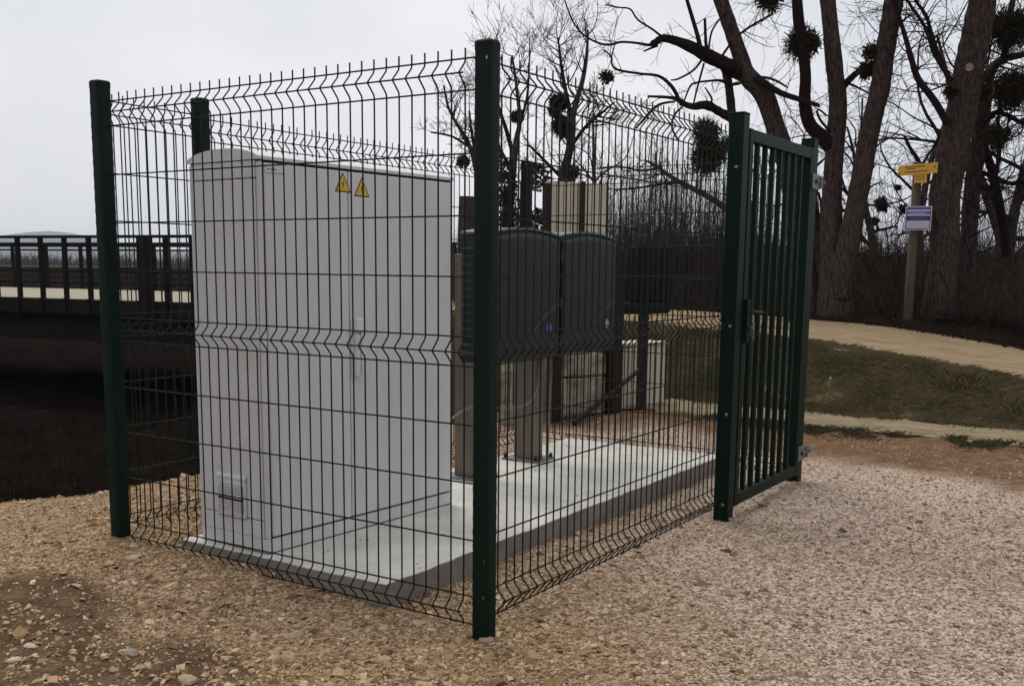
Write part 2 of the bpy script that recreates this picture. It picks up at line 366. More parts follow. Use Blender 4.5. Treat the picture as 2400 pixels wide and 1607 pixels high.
def ribbon(name, mt, ys, xa, xb, zf, nx_, label, cat, kind='structure', thick=0.0):
    V = []; Fq = []
    for i, y in enumerate(ys):
        for j in range(nx_ + 1):
            t = j / nx_; x = xa(y) * (1 - t) + xb(y) * t; V.append((x, y, zf(x, y, t)))
    for i in range(len(ys) - 1):
        for j in range(nx_):
            a = i * (nx_ + 1) + j; Fq.append((a, a + 1, a + nx_ + 2, a + nx_ + 1))
    o = bulk(name, np.array(V), np.array(Fq), mt, True)
    o.data.polygons.foreach_set('use_smooth', [True] * len(o.data.polygons))
    return tag(o, label, cat, kind=kind)
ysr = np.arange(-26, 10.4, .07)
ribbon('dirt_track', M_road, ysr, lambda y: float(xn(y)) - .05 + .30 * float(vnoise(1.3, y * 1.3)) + .22 * float(vnoise(4.3, y * 5)) + .14 * float(vnoise(7.3, y * 13)), lambda y: float(xn(y) + xw(y)) + .2 * float(vnoise(9.3, y * 1.7)),
       lambda x, y, t: float(rz(y)) + .022 + .045 * math.sin(math.pi * t) - .03 * math.exp(-((t - .3) / .09) ** 2) - .03 * math.exp(-((t - .7) / .09) ** 2) + .018 * float(vnoise(x * 2, y * 2)), 24,
       'dusty beige dirt track beyond the grass bank', 'track')
yss = np.arange(-14, 2.45, .05)
ribbon('footpath', M_strip, yss, lambda y: 5.62 + .18 * float(vnoise(2.7, y * 1.7)) + .20 * float(vnoise(8.7, y * 5)) + .12 * float(vnoise(3.7, y * 14)) - .01 * y, lambda y: 6.42 + .10 * y * (1 if y > 0 else .25) + .15 * float(vnoise(5.7, y * 1.9)) + .16 * float(vnoise(1.7, y * 7)) + .1 * float(vnoise(6.7, y * 17)),
       lambda x, y, t: max(float(height(x, y)[0]) + .003, -.04 + .003) + .016 * math.sin(math.pi * t) , 12,
       'pale dusty footpath strip at the foot of the grass bank', 'path')

# ------------------------------------------------------------------ concrete slab
SL = dict(x0=.066, x1=3.43, y0=.452, y1=1.60, z=.05)
slab = thing('concrete_slab', (1.7, 1.0, -.06), 'pale cast concrete slab inside the wire fence', 'slab')
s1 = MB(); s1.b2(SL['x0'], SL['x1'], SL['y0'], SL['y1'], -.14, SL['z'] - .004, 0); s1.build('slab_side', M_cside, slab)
s2 = MB()
rngs = np.random.RandomState(4)
e_ = []
for (xa, ya, xb_, yb, n_) in ((SL['x0'], SL['y0'], SL['x1'], SL['y0'], 40), (SL['x1'], SL['y0'], SL['x1'], SL['y1'], 14), (SL['x1'], SL['y1'], SL['x0'], SL['y1'], 40), (SL['x0'], SL['y1'], SL['x0'], SL['y0'], 14)):
    for i in range(n_):
        t = i / n_; e_.append((xa + (xb_ - xa) * t + rngs.uniform(-.003, .003), ya + (yb - ya) * t + rngs.uniform(-.003, .003)))
n_ = len(e_); cxs, cys = 1.75, 1.03
inn = [(cxs + (x - cxs) * .994, cys + (y - cys) * .985) for x, y in e_]
s2.add([(x, y, SL['z'] - .006) for x, y in e_] + [(x, y, SL['z']) for x, y in inn], [(i, (i + 1) % n_, n_ + (i + 1) % n_, n_ + i) for i in range(n_)] + [tuple(range(n_, 2 * n_))])
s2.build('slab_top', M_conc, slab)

# ------------------------------------------------------------------ fence : posts
def fence_post(x, y, ztop, zbot, label, holes=(), w=.068, rot=0.0):
    t = thing('fence_post', (x, y, zbot), label, 'fence post', 'fence posts of the enclosure')
    prof = []
    for k in range(40):
        a = 2 * math.pi * k / 40; c_, s_ = math.cos(a), math.sin(a)
        rr = (w / 2) / ((abs(c_) ** 4.6 + abs(s_) ** 4.6) ** (1 / 4.6))
        prof.append((x + rr * math.cos(a + rot), y + rr * math.sin(a + rot)))
    b = MB(); b.prism(prof, zbot - .35, ztop - .012); b.build('post_body', M_green, t)
    cp = [(x + (px - x) * 1.03, y + (py - y) * 1.03) for px, py in prof]
    c2 = [(x + (px - x) * .9, y + (py - y) * .9) for px, py in prof]
    c = MB(); n = 40
    c.add([(*p, ztop - .03) for p in cp] + [(*p, ztop - .006) for p in cp] + [(*p, ztop) for p in c2],
          [(i, (i + 1) % n, n + (i + 1) % n, n + i) for i in range(n)] + [(n + i, n + (i + 1) % n, 2 * n + (i + 1) % n, 2 * n + i) for i in range(n)] + [tuple(range(2 * n, 3 * n))])
    c.build('post_cap', M_greencap, t)
    # clip notches down the two edges
    nb = MB()
    for z in np.arange(zbot + .12, ztop - .08, .05):
        for ang in (math.pi * .75, -math.pi * .25):
            a = ang + rot; rr = w / 2 * 1.185
            nb.box((x + rr * math.cos(a) * .985, y + rr * math.sin(a) * .985, z), (.004, .006, .02), a)
    nb.build('clip_notch_row', M_greencap, t)['kind'] = 'stuff'
    for (ang, z, sz, mt) in holes:
        h = MB(); r_ = w / 2 * 1.0
        dirv = np.array([math.cos(ang), math.sin(ang), 0])
        h.disc(np.array([x, y, z]) + dirv * (r_ + .002), dirv, sz, .006, 10); h.build('slot_disc', mt, t, smooth=False)
    return t
aP1 = math.atan2(CAM[1] + .02, CAM[0] - .035)
M_hole = mat('painted_slot_daylight', (.62, .62, .60), .5)  # pale disc colour stands for daylight showing through the post slot
fence_post(.035, -.02, 1.953, -.09, 'tall dark green front corner post, nearest of the fence posts', [(aP1 + .05, 1.895, .007, M_hole), (aP1 + .02, .235, .005, M_bolt), (aP1 + .02, .105, .006, M_bolt)])
fence_post(.0, 1.925, 1.985, -.02, 'dark green post at the left front corner of the enclosure')
fence_post(.555, 1.955, 1.99, -.02, 'dark green post rising behind the grey electrical cabinet')
fence_post(3.42, 1.965, 1.955, -.05, 'far rear corner post of the enclosure beside the beige board', [(math.atan2(-3.97, -6.3), 1.93, .008, M_bolt)])

# ------------------------------------------------------------------ fence : welded mesh panels with folds
HW = [0, .1, .3, .5, .7, .9, 1.0, 1.2, 1.4, 1.6, 1.8, 1.9]
FOLD = [.05, .95, 1.85]; FD = .035; PIT = .055; WR = .0030
def wire_profile():
    p = [(0, -.003)]
    for z0 in (0, .9, 1.8):
        p += [(0, z0 + .004), (.08 * FD, z0 + .014), (.5 * FD, z0 + .03), (.93 * FD, z0 + .046), (FD, z0 + .05), (.93 * FD, z0 + .054), (.5 * FD, z0 + .07), (.08 * FD, z0 + .086), (0, z0 + .097)]
    return p + [(0, 1.931)]
def fence_panel(origin, along, outw, first, count, h0, h1, label, z=0.0, fshort=True):
    """origin: corner point; along/outw: unit xy; first: offset of first vertical; h0,h1: reach of the horizontal wires"""
    A = np.array([*along, 0.]); O = np.array([*outw, 0.]); og = np.array([origin[0], origin[1], z])
    t = thing('mesh_fence_panel', og + A * (h0 + h1) / 2, label, 'fence panel', 'welded mesh panels of the enclosure')
    base = np.array(ORG[t.name])
    vb = MB(); vb.tube([O * a + np.array([0, 0, zz]) for a, zz in wire_profile()], WR, 6); vm = vb.mesh('vertical_wire', M_wire)
    for i in range(count):
        share(vm, 'vertical_wire', t, Vector(og + A * (first + i * PIT) - base))
    hb = MB(); hb.tube([A * h0, A * h1], WR, 6); hm = hb.mesh('horizontal_wire', M_wire)
    for hz_ in HW: share(hm, 'horizontal_wire', t, Vector(og - O * .005 + np.array([0, 0, hz_]) - base))
    fb = MB(); fb.tube([A * (first - .012), A * (first + (count - 1) * PIT + .012)], WR, 6); fm = fb.mesh('fold_wire', M_wire)
    for hz_ in FOLD: share(fm, 'fold_wire', t, Vector(og + O * (FD - .005) + np.array([0, 0, hz_]) - base))
    return t
fence_panel((0, 0), (0, 1), (-1, 0), .0431, 33, -.012, 1.90, 'front left mesh panel in front of the grey cabinet')
fence_panel((0, 0), (1, 0), (0, -1), .1498, 37, .06, 2.165, 'front right mesh panel between the corner post and the gate')
fence_panel((0, 1.95), (1, 0), (0, 1), .075, 9, .02, .535, 'narrow left rear mesh panel between two posts', .012)
fence_panel((.6, 1.965), (1, 0), (0, 1), .045, 50, -.02, 2.80, 'long rear mesh panel behind the cabinet and dark boxes', .0)
fence_panel((3.42, .02), (0, 1), (1, 0), .05, 33, .0, 1.91, 'far end mesh panel behind the gate posts', -.02)

# ------------------------------------------------------------------ gate
gp = []
for (x, y, zt, zb, lab) in ((2.205, -.04, 1.99, -.09, 'square green gate post on the latch side nearest the camera'), (3.365, -.03, 1.985, -.09, 'square green gate post carrying the galvanised hinges')):
    t = thing('gate_post', (x, y, zb), lab, 'gate post', 'posts of the gate'); gp.append(t)
    b = MB(); b.b2(x - .04, x + .04, y - .04, y + .04, zb - .3, zt - .006, .004); b.build('post_tube', M_green, t)
    c = MB(); c.b2(x - .0415, x + .0415, y - .0415, y + .0415, zt - .006, zt + .004, .003); c.build('post_cap', M_green, t)
for z in (1.73, .95, .50, .03):
    b = MB(); b.disc((2.205 - .042, -.04 - .012, z), (1, 0, 0), .008, .006, 10); b.build('clamp_bolt', M_bolt, gp[0])
bb = MB(); bb.disc((2.205 - .045, -.04 - .012, 1.73), (1, 0, 0), .007, .018, 8); bb.build('bolt_stud', M_bolt, gp[0])
gate = thing('bar_gate', (2.78, -.06, -.02), 'closed dark green barred gate leaf with vertical tubes', 'gate')
GY0 = -.055; g0, g1 = 2.262, 3.295; gz0, gz1 = .005, 1.925
for xs, nm in (((g0, g0 + .05), 'gate_stile'), ((g1 - .05, g1), 'gate_stile')):
    b = MB(); b.b2(xs[0], xs[1], GY0 - .025, GY0 + .025, gz0, gz1, .003); b.build(nm, M_green, gate)
for za, zb in ((gz0 + .002, gz0 + .062), (gz1 - .062, gz1 - .002)):
    b = MB(); b.b2(g0 + .052, g1 - .052, GY0 - .024, GY0 + .024, za, zb, .003); b.build('gate_rail', M_green, gate)
nb = 7
bm_ = MB(); bm_.b2(-.0125, .0125, -.0125, .0125, gz0 + .062, gz1 - .062, .002); bmesh_bar = bm_.mesh('gate_bar', M_green)
for i in range(nb):
    x = g0 + .05 + (g1 - g0 - .1) * (i + 1) / (nb + 1)
    share(bmesh_bar, 'gate_bar', gate, Vector((x, GY0, 0)) - Vector(ORG[gate.name]))
b = MB(); b.b2(g0 + .004, g0 + .046, GY0 - .048, GY0 - .026, .86, 1.08, .003); b.build('lock_case', M_green, gate)
b = MB(); b.tube([(g0 + .03, GY0 - .048, 1.02), (g0 + .03, GY0 - .085, 1.02), (g0 + .05, GY0 - .09, 1.02), (g0 + .11, GY0 - .088, 1.015)], .006, 8); b.build('gate_handle', M_blackc, gate)
b = MB(); b.disc((g0 + .03, GY0 - .050, .93), (0, 1, 0), .012, .012, 12); b.build('lock_cylinder', M_rust, gate)
b = MB(); b.box((g0 + .075, GY0 - .04, .915), (.03, .012, .05)); b.tube([(g0 + .075, GY0 - .055, .93), (g0 + .075, GY0 - .055, .87)], .008, 8); b.build('latch_plate', M_hinge, gate)
for zc in (1.74, .135):
    h = MB(); xh = 3.365
    h.box((xh - .03, -.085, zc), (.13, .010, .085), 0, .002); h.box((xh + .028, -.078, zc), (.012, .05, .05))
    hg = h.build('hinge_plate', M_galv, gate)
    p_ = MB(); p_.tube([(xh + .045, -.09, zc - .035), (xh + .045, -.09, zc + .035)], .014, 10); p_.tube([(xh - .02, -.088, zc), (xh + .085, -.094, zc)], .008, 8); p_.disc((xh + .085, -.094, zc), (1, 0, 0), .015, .014, 6); p_.build('hinge_pin', M_galv, hg)
    p_ = MB(); p_.disc((xh - .045, -.092, zc), (0, 1, 0), .014, .008, 6); p_.build('hinge_bolt', M_rust, hg)

# ------------------------------------------------------------------ grey electrical cabinet
oc = np.array([.101, 1.104]); tdir = np.array([1.184, -.059]); tdir /= np.linalg.norm(tdir); edir = np.array([-tdir[1], tdir[0]])
CM = Matrix(((tdir[0], edir[0], 0, oc[0]), (tdir[1], edir[1], 0, oc[1]), (0, 0, 1, 0), (0, 0, 0, 1)))
W, DP, Z0, ZT = 1.19, .428, .05, 1.648
cab = thing('electrical_cabinet', (CM @ Vector((W / 2, DP / 2, Z0)))[:], 'tall light grey electrical cabinet with rounded roof standing on the slab', 'cabinet')
def cb_(): return MB(CM)
b = cb_(); b.b2(0, W, 0, DP, Z0 + .004, .112, .004); b.build('plinth', M_cab, cab)
b = cb_(); b.b2(.012, W - .012, .012, DP - .012, .112, 1.632, 0); b.build('inner_body', M_cabgap, cab)
b = cb_(); b.b2(.002, W - .002, .002, DP - .002, Z0, Z0 + .004); b.build('base_seam_shade', M_cabgap, cab)  # dark strip painted as the seam shadow at the cabinet foot
# door leaves on the long face
for x0, x1 in ((.024, .482), (.487, W - .008)):
    b = cb_(); b.b2(x0, x1, -.006, .012, .122, 1.628, .004); b.build('door', M_cab, cab)
# corner pillar + end panels (left end faces the camera)
b = cb_(); b.b2(0.0, .020, -.004, .02, .114, 1.632, .004); b.build('corner_pillar', M_cab, cab)
b = cb_(); b.b2(-.004, .012, .022, DP - .020, .190, 1.566, .003); b.build('end_panel', M_cab, cab)
b = cb_(); b.b2(-.004, .012, .022, DP - .020, .114, .186, .003); b.build('end_panel', M_cab, cab)
b = cb_(); b.b2(-.004, .012, .022, DP - .020, 1.570, 1.636, .003); b.build('end_panel', M_cab, cab)
b = cb_(); b.b2(-.002, .02, DP - .018, DP, .114, 1.632, .004); b.build('corner_pillar', M_cab, cab)
b = cb_(); b.b2(W - .012, W, .0, DP, .114, 1.632, .004); b.build('end_panel', M_cab, cab)
b = cb_(); b.b2(.02, W - .02, DP - .012, DP, .114, 1.632, 0); b.build('back_panel', M_cab, cab)
# arched roof
b = cb_(); prof = []
n_ = 16
for i in range(n_ + 1):
    t = i / n_; d = -.007 + (DP + .014) * t
    prof.append((d, 1.652 + .036 * (1 - abs(2 * t - 1) ** 2.6)))
prof = [(-.007, 1.639)] + prof + [(DP + .007, 1.639)]
k = len(prof)
V = [(-.009, d, z) for d, z in prof] + [(W + .009, d, z) for d, z in prof]
b.add(V, [tuple(range(k)), tuple(range(2 * k - 1, k - 1, -1))] + [(i, k + i, k + (i + 1) % k, (i + 1) % k) for i in range(k)])
b.build('roof', M_cab, cab)
b = cb_(); b.b2(.004, W - .004, .004, DP - .004, 1.632, 1.639); b.build('roof_gap_shade', M_cabgap, cab)  # dark strip stands in for the shadow gap below the roof
# ventilation grille, low on the left end
vg = cb_(); vy0, vy1, vz0, vz1 = .118, .30, .182, .350
vg.b2(-.016, -.004, vy0, vy1, vz0, vz1, .006); vgo = vg.build('vent_grille', M_cab, cab)
b = cb_(); b.b2(-.0185, -.0162, vy0 + .012, vy1 - .012, vz0 + .022, vz1 - .03); b.build('vent_gap_shade', M_cabgap, vgo)  # dark plate behind the slats, paints the shade between them
sl = cb_(); zs = list(np.linspace(vz0 + .026, vz1 - .034, 13))
for i, z in enumerate(zs):
    if i == 6: continue
    s_ = cb_(); s_.box((-.021, (vy0 + vy1) / 2, z), (.009, vy1 - vy0 - .024, .0050)); s_.build('slat', M_slat, vgo)
b = cb_(); b.disc((-.018, .2, vz0 + .011), (1, 0, 0), .004, .004, 8); b.build('screw', M_cabgap, vgo)
b = cb_(); b.box((-.012, (vy0 + vy1) / 2, vz1 + .006), (.018, vy1 - vy0 + .006, .022), 0, .006); b.build('vent_hood', M_slat, vgo)
# swing handle
b = cb_(); b.box((.517, -.010, .87), (.062, .010, .26), 0, .003); hd = b.build('door_handle', M_cab, cab)
b = cb_(); b.box((.520, -.026, .975), (.050, .030, .062), 0, .006); b.build('handle_hub', M_slat, hd)
b = cb_(); b.box((.512, -.022, .845), (.030, .020, .19), 0, .006); b.build('handle_lever', M_cab, hd)
b = cb_(); b.box((.534, -.017, .85), (.006, .006, .19)); b.build('handle_shadow_gap', M_cabgap, hd)
b = cb_(); b.box((.075, -.008, 1.602), (.10, .005, .022), 0, .001); b.build('maker_plate', M_cab, cab)
for dx_ in (-.03, -.012, .004): 
    b = cb_(); b.box((.068 + dx_, -.0115, 1.604), (.010, .002, .004)); b.build('plate_lettering', M_cabgap, cab)
# electric shock warning triangles with lightning bolt
def warn(cx, zb):
    w = .048; h = .084
    def tri(m, s, y0, y1):
        c = zb + h / 3
        pts = [(cx - w * s, c - h / 3 * s), (cx + w * s, c - h / 3 * s), (cx, c + 2 * h / 3 * s)]
        m.add([(x, y0, z) for x, z in pts] + [(x, y1, z) for x, z in pts], [(0, 1, 2), (5, 4, 3), (0, 3, 4, 1), (1, 4, 5, 2), (2, 5, 3, 0)])
    a = cb_(); tri(a, 1.0, -.0068, -.0062); o = a.build('warning_sign', M_warnblk, cab)
    a = cb_(); tri(a, .80, -.0076, -.0070); a.build('yellow_field', M_yel, o)
    a = cb_(); z = zb
    P = [(cx + .004, z + .058), (cx - .008, z + .030), (cx - .001, z + .032), (cx - .004, z + .010), (cx + .009, z + .037), (cx + .001, z + .035)]
    a.add([(x, -.0082, zz) for x, zz in P], [(0, 1, 2, 5), (5, 2, 3, 4)])
    a.build('bolt_symbol', M_warnblk, o); return o
warn(.4515, 1.540); warn(.5665, 1.527)

# ------------------------------------------------------------------ dark boxes on steel pedestals
def pedestal(x, y, label):
    t = thing('steel_pedestal', (x, y, .05), label, 'pedestal', 'pedestals on the slab')
    b = MB(); b.b2(x - .11, x + .11, y - .13, y + .13, .05, .062, .003); pl = b.build('base_plate', M_galv, t)
    for dx, dy in ((-.09, -.11), (.09, -.11), (.09, .11), (-.09, .11)):
        c = MB(); c.disc((x + dx, y + dy, .07), (0, 0, 1), .012, .018, 6); c.tube([(x + dx, y + dy, .07), (x + dx, y + dy, .09)], .006, 6); c.build('anchor_bolt', M_rust, pl)
    b = MB(); b.b2(x - .05, x + .05, y - .074, y + .074, .062, 1.30, .004); b.build('column', M_inox, t)
    return t
ped1 = pedestal(1.905, 1.365, 'brown steel pedestal under the louvred dark box')
ped2 = pedestal(2.575, 1.395, 'brown steel pedestal between the two dark boxes')
def dark_box(x0, x1, y0, label, badge, louvre):
    zb, zt, dp = .725, 1.40, .22; t = thing('grey_control_box', ((x0 + x1) / 2, y0 + dp / 2, zb), label, 'control box', 'dark boxes on pedestals')
    xc = (x0 + x1) / 2; hw = (x1 - x0) / 2
    # body with arched lid line
    n = 18
    def arch(s, z, rise): return z + rise * (1 - abs(s) ** 2.0)
    pr = [(x0, zb), (x1, zb)] + [(xc + hw * s, arch(s, zt - .005, .030)) for s in np.linspace(1, -1, n)]
    k = len(pr); b = MB()
    b.add([(x, y0 + .03, z) for x, z in pr] + [(x, y0 + dp, z) for x, z in pr], [tuple(range(k)), tuple(range(2 * k - 1, k - 1, -1))] + [(i, k + i, k + (i + 1) % k, (i + 1) % k) for i in range(k)])
    b.build('box_body', M_dark, t)
    # bulged front door
    d = MB(); pr2 = [(x0 + .012, zb + .012), (x1 - .012, zb + .012)] + [(xc + (hw - .012) * s, arch(s, zt - .020, .030)) for s in np.linspace(1, -1, n)]
    rings = []
    for sc, yy in ((1, y0 + .028), (1, y0 + .012), (.985, y0 + .003), (.94, y0)):
        zc = (zb + zt) / 2
        rings.append([(xc + (x - xc) * sc, yy, zc + (z - zc) * sc) for x, z in pr2])
    Vv = [p for r_ in rings for p in r_]; k2 = len(pr2)
    Ff = [(j * k2 + i, j * k2 + (i + 1) % k2, (j + 1) * k2 + (i + 1) % k2, (j + 1) * k2 + i) for j in range(3) for i in range(k2)] + [tuple(3 * k2 + i for i in range(k2))]
    d.add(Vv, Ff); dr = d.build('box_door', M_dark, t, smooth=False)
    # swoosh rib low on the door
    s = MB(); pts = [(x1 - .30 + .30 * u_ ** .9, y0 - .002, zb + .16 + .14 * math.sin(u_ * math.pi / 2)) for u_ in np.linspace(0, .9, 10)]
    s.tube(pts, .006, 6); s.build('curved_rib', M_rib, dr)
    g = MB(); g.disc((x1 - .135, y0 - .003, zb + .165), (0, 1, 0), .027, .008, 14); g.build('round_badge', badge, dr)
    for z in (zt - .10, zb + .30, zb + .08):
        h = MB(); h.box((x0 + .007, y0 + .014, z), (.006, .008, .07)); h.build('hinge_barrel', M_hinge, dr)
    lid = MB(); pts = [(xc + (hw + .004) * s, arch(s, zt + .001, .030)) for s in np.linspace(1, -1, n)]; th = .012
    kk = len(pts)
    lid.add([(x, y0 + .02, z) for x, z in pts] + [(x, y0 + dp + .01, z) for x, z in pts] + [(x, y0 + .02, z + th) for x, z in pts] + [(x, y0 + dp + .01, z + th) for x, z in pts],
            [(i, i + 1, 2 * kk + i + 1, 2 * kk + i) for i in range(kk - 1)] + [(kk + i + 1, kk + i, 3 * kk + i, 3 * kk + i + 1) for i in range(kk - 1)] + [(2 * kk + i, 2 * kk + i + 1, 3 * kk + i + 1, 3 * kk + i) for i in range(kk - 1)] + [(i + 1, i, kk + i, kk + i + 1) for i in range(kk - 1)] + [(0, 2 * kk, 3 * kk, kk), (kk - 1, 2 * kk - 1, 4 * kk - 1, 3 * kk - 1)])
    lid.build('box_lid', M_lid, t)
    if louvre:
        for z in np.arange(zb + .06, zt - .05, .042):
            s = MB(); s.add([(x0 - .002, y0 + .045, z), (x0 - .002, y0 + dp - .015, z), (x0 - .014, y0 + dp - .015, z - .006), (x0 - .014, y0 + .045, z - .006), (x0 - .002, y0 + .045, z - .02), (x0 - .002, y0 + dp - .015, z - .02)],
                            [(0, 1, 2, 3), (3, 2, 5, 4), (0, 3, 4), (1, 5, 2)]); s.build('louvre', M_rib, t)
    br = MB(); br.b2(xc - .18, xc + .18, y0 + dp, y0 + dp + .035, zb + .1, zb + .16); br.b2(xc - .18, xc + .18, y0 + dp, y0 + dp + .035, zt - .2, zt - .14); br.build('mounting_bracket', M_rust, t)
    return t
box1 = dark_box(1.695, 2.365, 1.055, 'dark grey control box with louvred side and blue badge', M_blue, True)
box2 = dark_box(2.385, 3.055, 1.055, 'dark grey control box with pale grey badge, farther of the two', M_silver, False)
def smoothline(P, n=8):
    P = [np.asarray(p, float) for p in P]; out_ = []
    for i in range(len(P) - 1):
        p0, p1, p2, p3 = P[max(i - 1, 0)], P[i], P[i + 1], P[min(i + 2, len(P) - 1)]
        for k_ in range(n):
            t = k_ / n; out_.append(.5 * ((2 * p1) + (-p0 + p2) * t + (2 * p0 - 5 * p1 + 4 * p2 - p3) * t * t + (-p0 + 3 * p1 - 3 * p2 + p3) * t ** 3))
    out_.append(P[-1]); return out_
cbl = MB(); cbl.tube(smoothline([(1.30, 1.30, .30), (1.55, 1.34, .36), (1.80, 1.28, .47), (2.05, 1.26, .44), (2.35, 1.28, .42), (2.52, 1.30, .50), (2.57, 1.31, .72)]), .007, 7)
tag(cbl.build('power_cable', M_cable, org=(1.3, 1.3, .05), smooth=True), 'grey cable looping between the cabinet and the pedestals', 'cable')
cbl = MB(); cbl.tube(smoothline([(2.66, 1.31, .74), (2.68, 1.30, .60), (2.665, 1.31, .35), (2.66, 1.31, .06)]), .008, 7); cbl.tube(smoothline([(2.70, 1.33, .73), (2.71, 1.33, .5), (2.70, 1.33, .06)]), .008, 7)
tag(cbl.build('conduit_pair', M_cable, org=(2.66, 1.31, .05), smooth=True), 'pair of pale conduits running down beside the far pedestal', 'conduit')

# ------------------------------------------------------------------ sluice works behind the enclosure
sg = thing('sluice_gate', (5.35, 2.75, -.1), 'old mossy concrete sluice with raised beige board and brown uprights', 'sluice')
def dbl(u, v, D): return at(u, v, D)
a1 = at(1300, 700, 8.7)[:2]; a2 = at(1444, 700, 9.1)[:2]
dv = a2 - a1; dl = np.linalg.norm(dv); dv = dv / dl; ang = math.atan2(dv[1], dv[0])
def sb(s0, s1, n0, n1, z0, z1, bev=0.0):
    m = MB(); nv = np.array([-dv[1], dv[0]]); c = a1 + dv * (s0 + s1) / 2 + nv * (n0 + n1) / 2
    m.box((c[0], c[1], (z0 + z1) / 2), (s1 - s0, n1 - n0, z1 - z0), ang, bev); return m
sb(-.03, .05, -.05, .06, -.2, 1.05).build('upright', M_rust, sg)
sb(-.095, -.055, .0, .04, 1.0, 1.90).build('upright', M_rust, sg)
sb(-.085, -.03, -.03, .03, -.2, 1.05).build('upright_web', M_inox, sg)
sb(dl - .06, dl + .04, -.05, .06, -.2, 1.20).build('upright', M_rust, sg)
for za, zb in ((-.02, .30), (.315, .50)):
    sb(.06, dl - .07, .02, .22, za, zb, .015).build('concrete_block', M_moss, sg)
sb(.06, dl - .07, -.06, .20, -.22, -.045, .01).build('sill_beam', M_inox, sg)
sb(.06, dl - .07, .03, .10, .52, .60).build('cross_beam', M_rust, sg)
bd = sb(-.045, dl - .07, .055, .085, 1.15, 1.925).build('gate_board', M_beige, sg)
sb(.275, .312, .02, .05, 1.15, 1.935).build('lifting_rack', M_rust, bd)
for s_ in (-.45, -.30):
    sb(s_, s_ + .09, .05, .16, -.2, .52, .02).build('concrete_post', M_moss, sg)
# low beige cabinet + dark green board on braced post
p0 = at(1456, 960, 9.62); p1_ = at(1556, 955, 9.95)
d2 = (p1_ - p0)[:2]; l2 = np.linalg.norm(d2); an2 = math.atan2(d2[1], d2[0]); c2 = (p0 + p1_)[:2] / 2 + np.array([-math.sin(an2), math.cos(an2)]) * .13
bc = thing('beige_meter_cabinet', (c2[0], c2[1], -.08), 'low cream coloured meter cabinet behind the braced post', 'cabinet')
b = MB(); b.box((c2[0], c2[1], .24), (l2, .26, .56), an2, .008); b.build('cabinet_body', M_beige, bc)
b = MB(); b.box((c2[0], c2[1], .535), (l2 + .03, .29, .03), an2, .006); b.build('cabinet_lid', M_beige, bc)
b = MB(); b.box((c2[0], c2[1], -.06), (l2 - .03, .24, .06), an2); b.build('cabinet_plinth', M_moss, bc)
pb = at(1502, 957, 9.45)
bd_ = thing('equipment_board', (pb[0], pb[1], -.1), 'dark green equipment board on a brown post with a diagonal brace', 'board')
b = MB(); b.box((pb[0], pb[1], .62), (.075, .06, 1.5), an2); b.build('post', M_rust, bd_)
br0 = at(1500, 865, 9.45); br1 = at(1345, 992, 8.35)
b = MB(); b.tube([br0, br1], .022, 6); b.build('brace', M_rust, bd_)
tdv = np.array([math.cos(an2), math.sin(an2)])
b = MB(); b.box((pb[0] + tdv[0] * .06, pb[1] + tdv[1] * .06, 1.175), (.43, .12, .50), an2, .02); brd = b.build('board_panel', M_dgreen, bd_)
for z in (1.02, 1.10, 1.25):
    b = MB(); b.box((pb[0] + tdv[0] * .06 - .07 * -math.sin(an2), pb[1] + tdv[1] * .06 - .07 * math.cos(an2), z), (.40, .012, .012), an2); b.build('panel_rib', M_dgreen, brd)
b = MB(); b.box((pb[0] - tdv[0] * .05, pb[1] - tdv[1] * .05, .88), (.62, .16, .10), an2, .02); b.build('panel_tray', M_dgreen, bd_)
# ivy stump seen between cabinet and louvred box
st = at(1096, 800, 11.0)
b = MB(); b.tube([(st[0], st[1], -.9), (st[0], st[1], .6), (st[0] + .02, st[1], 1.3), (st[0] + .05, st[1] - .02, 1.93)], [.17, .14, .13, .14], 12)
sto = thing('broken_tree_stump', (st[0], st[1], -.9), 'brown broken tree stump seen between grey cabinet and corner post', 'stump')
b.build('stump_trunk', M_stump, sto)

# ------------------------------------------------------------------ bridge on the left
bA = np.array([8.18, 16.316]); bB = np.array([8.786, 11.837]); bdv = (bA - bB) / np.linalg.norm(bA - bB); bn = np.array([bdv[1], -bdv[0]])   # bn points away from the camera
if bn @ (bB - CAM[:2]) < 0: bn = -bn
bo = bB - bdv * 2.6; BL = 40.0; BWD = 5.2; BZ = .585; bang = math.atan2(bdv[1], bdv[0])
bridge = thing('road_bridge', (bo[0], bo[1], -1.0), 'dark steel road bridge with railings and pale deck on the left', 'bridge')
def bb_(s0, s1, n0, n1, z0, z1):
    m = MB(); c = bo + bdv * (s0 + s1) / 2 + bn * (n0 + n1) / 2
    m.box((c[0], c[1], (z0 + z1) / 2), (s1 - s0, n1 - n0, z1 - z0), bang); return m
bb_(0, BL, .10, BWD - .1, BZ - .12, BZ).build('deck', M_deck, bridge)
for n0 in (0.0, BWD - .1):
    bb_(0, BL, n0, n0 + .1, BZ - .26, BZ - .006).build('edge_beam', M_rail, bridge)
for n0 in (.25, 2.5, BWD - .55):
    bb_(0, BL, n0, n0 + .3, BZ - .75, BZ - .13).build('girder', M_rail, bridge)
bb_(-1.2, .6, -.3, BWD + .3, -1.6, BZ - .14).build('abutment', M_rail, bridge)
rl = MB()
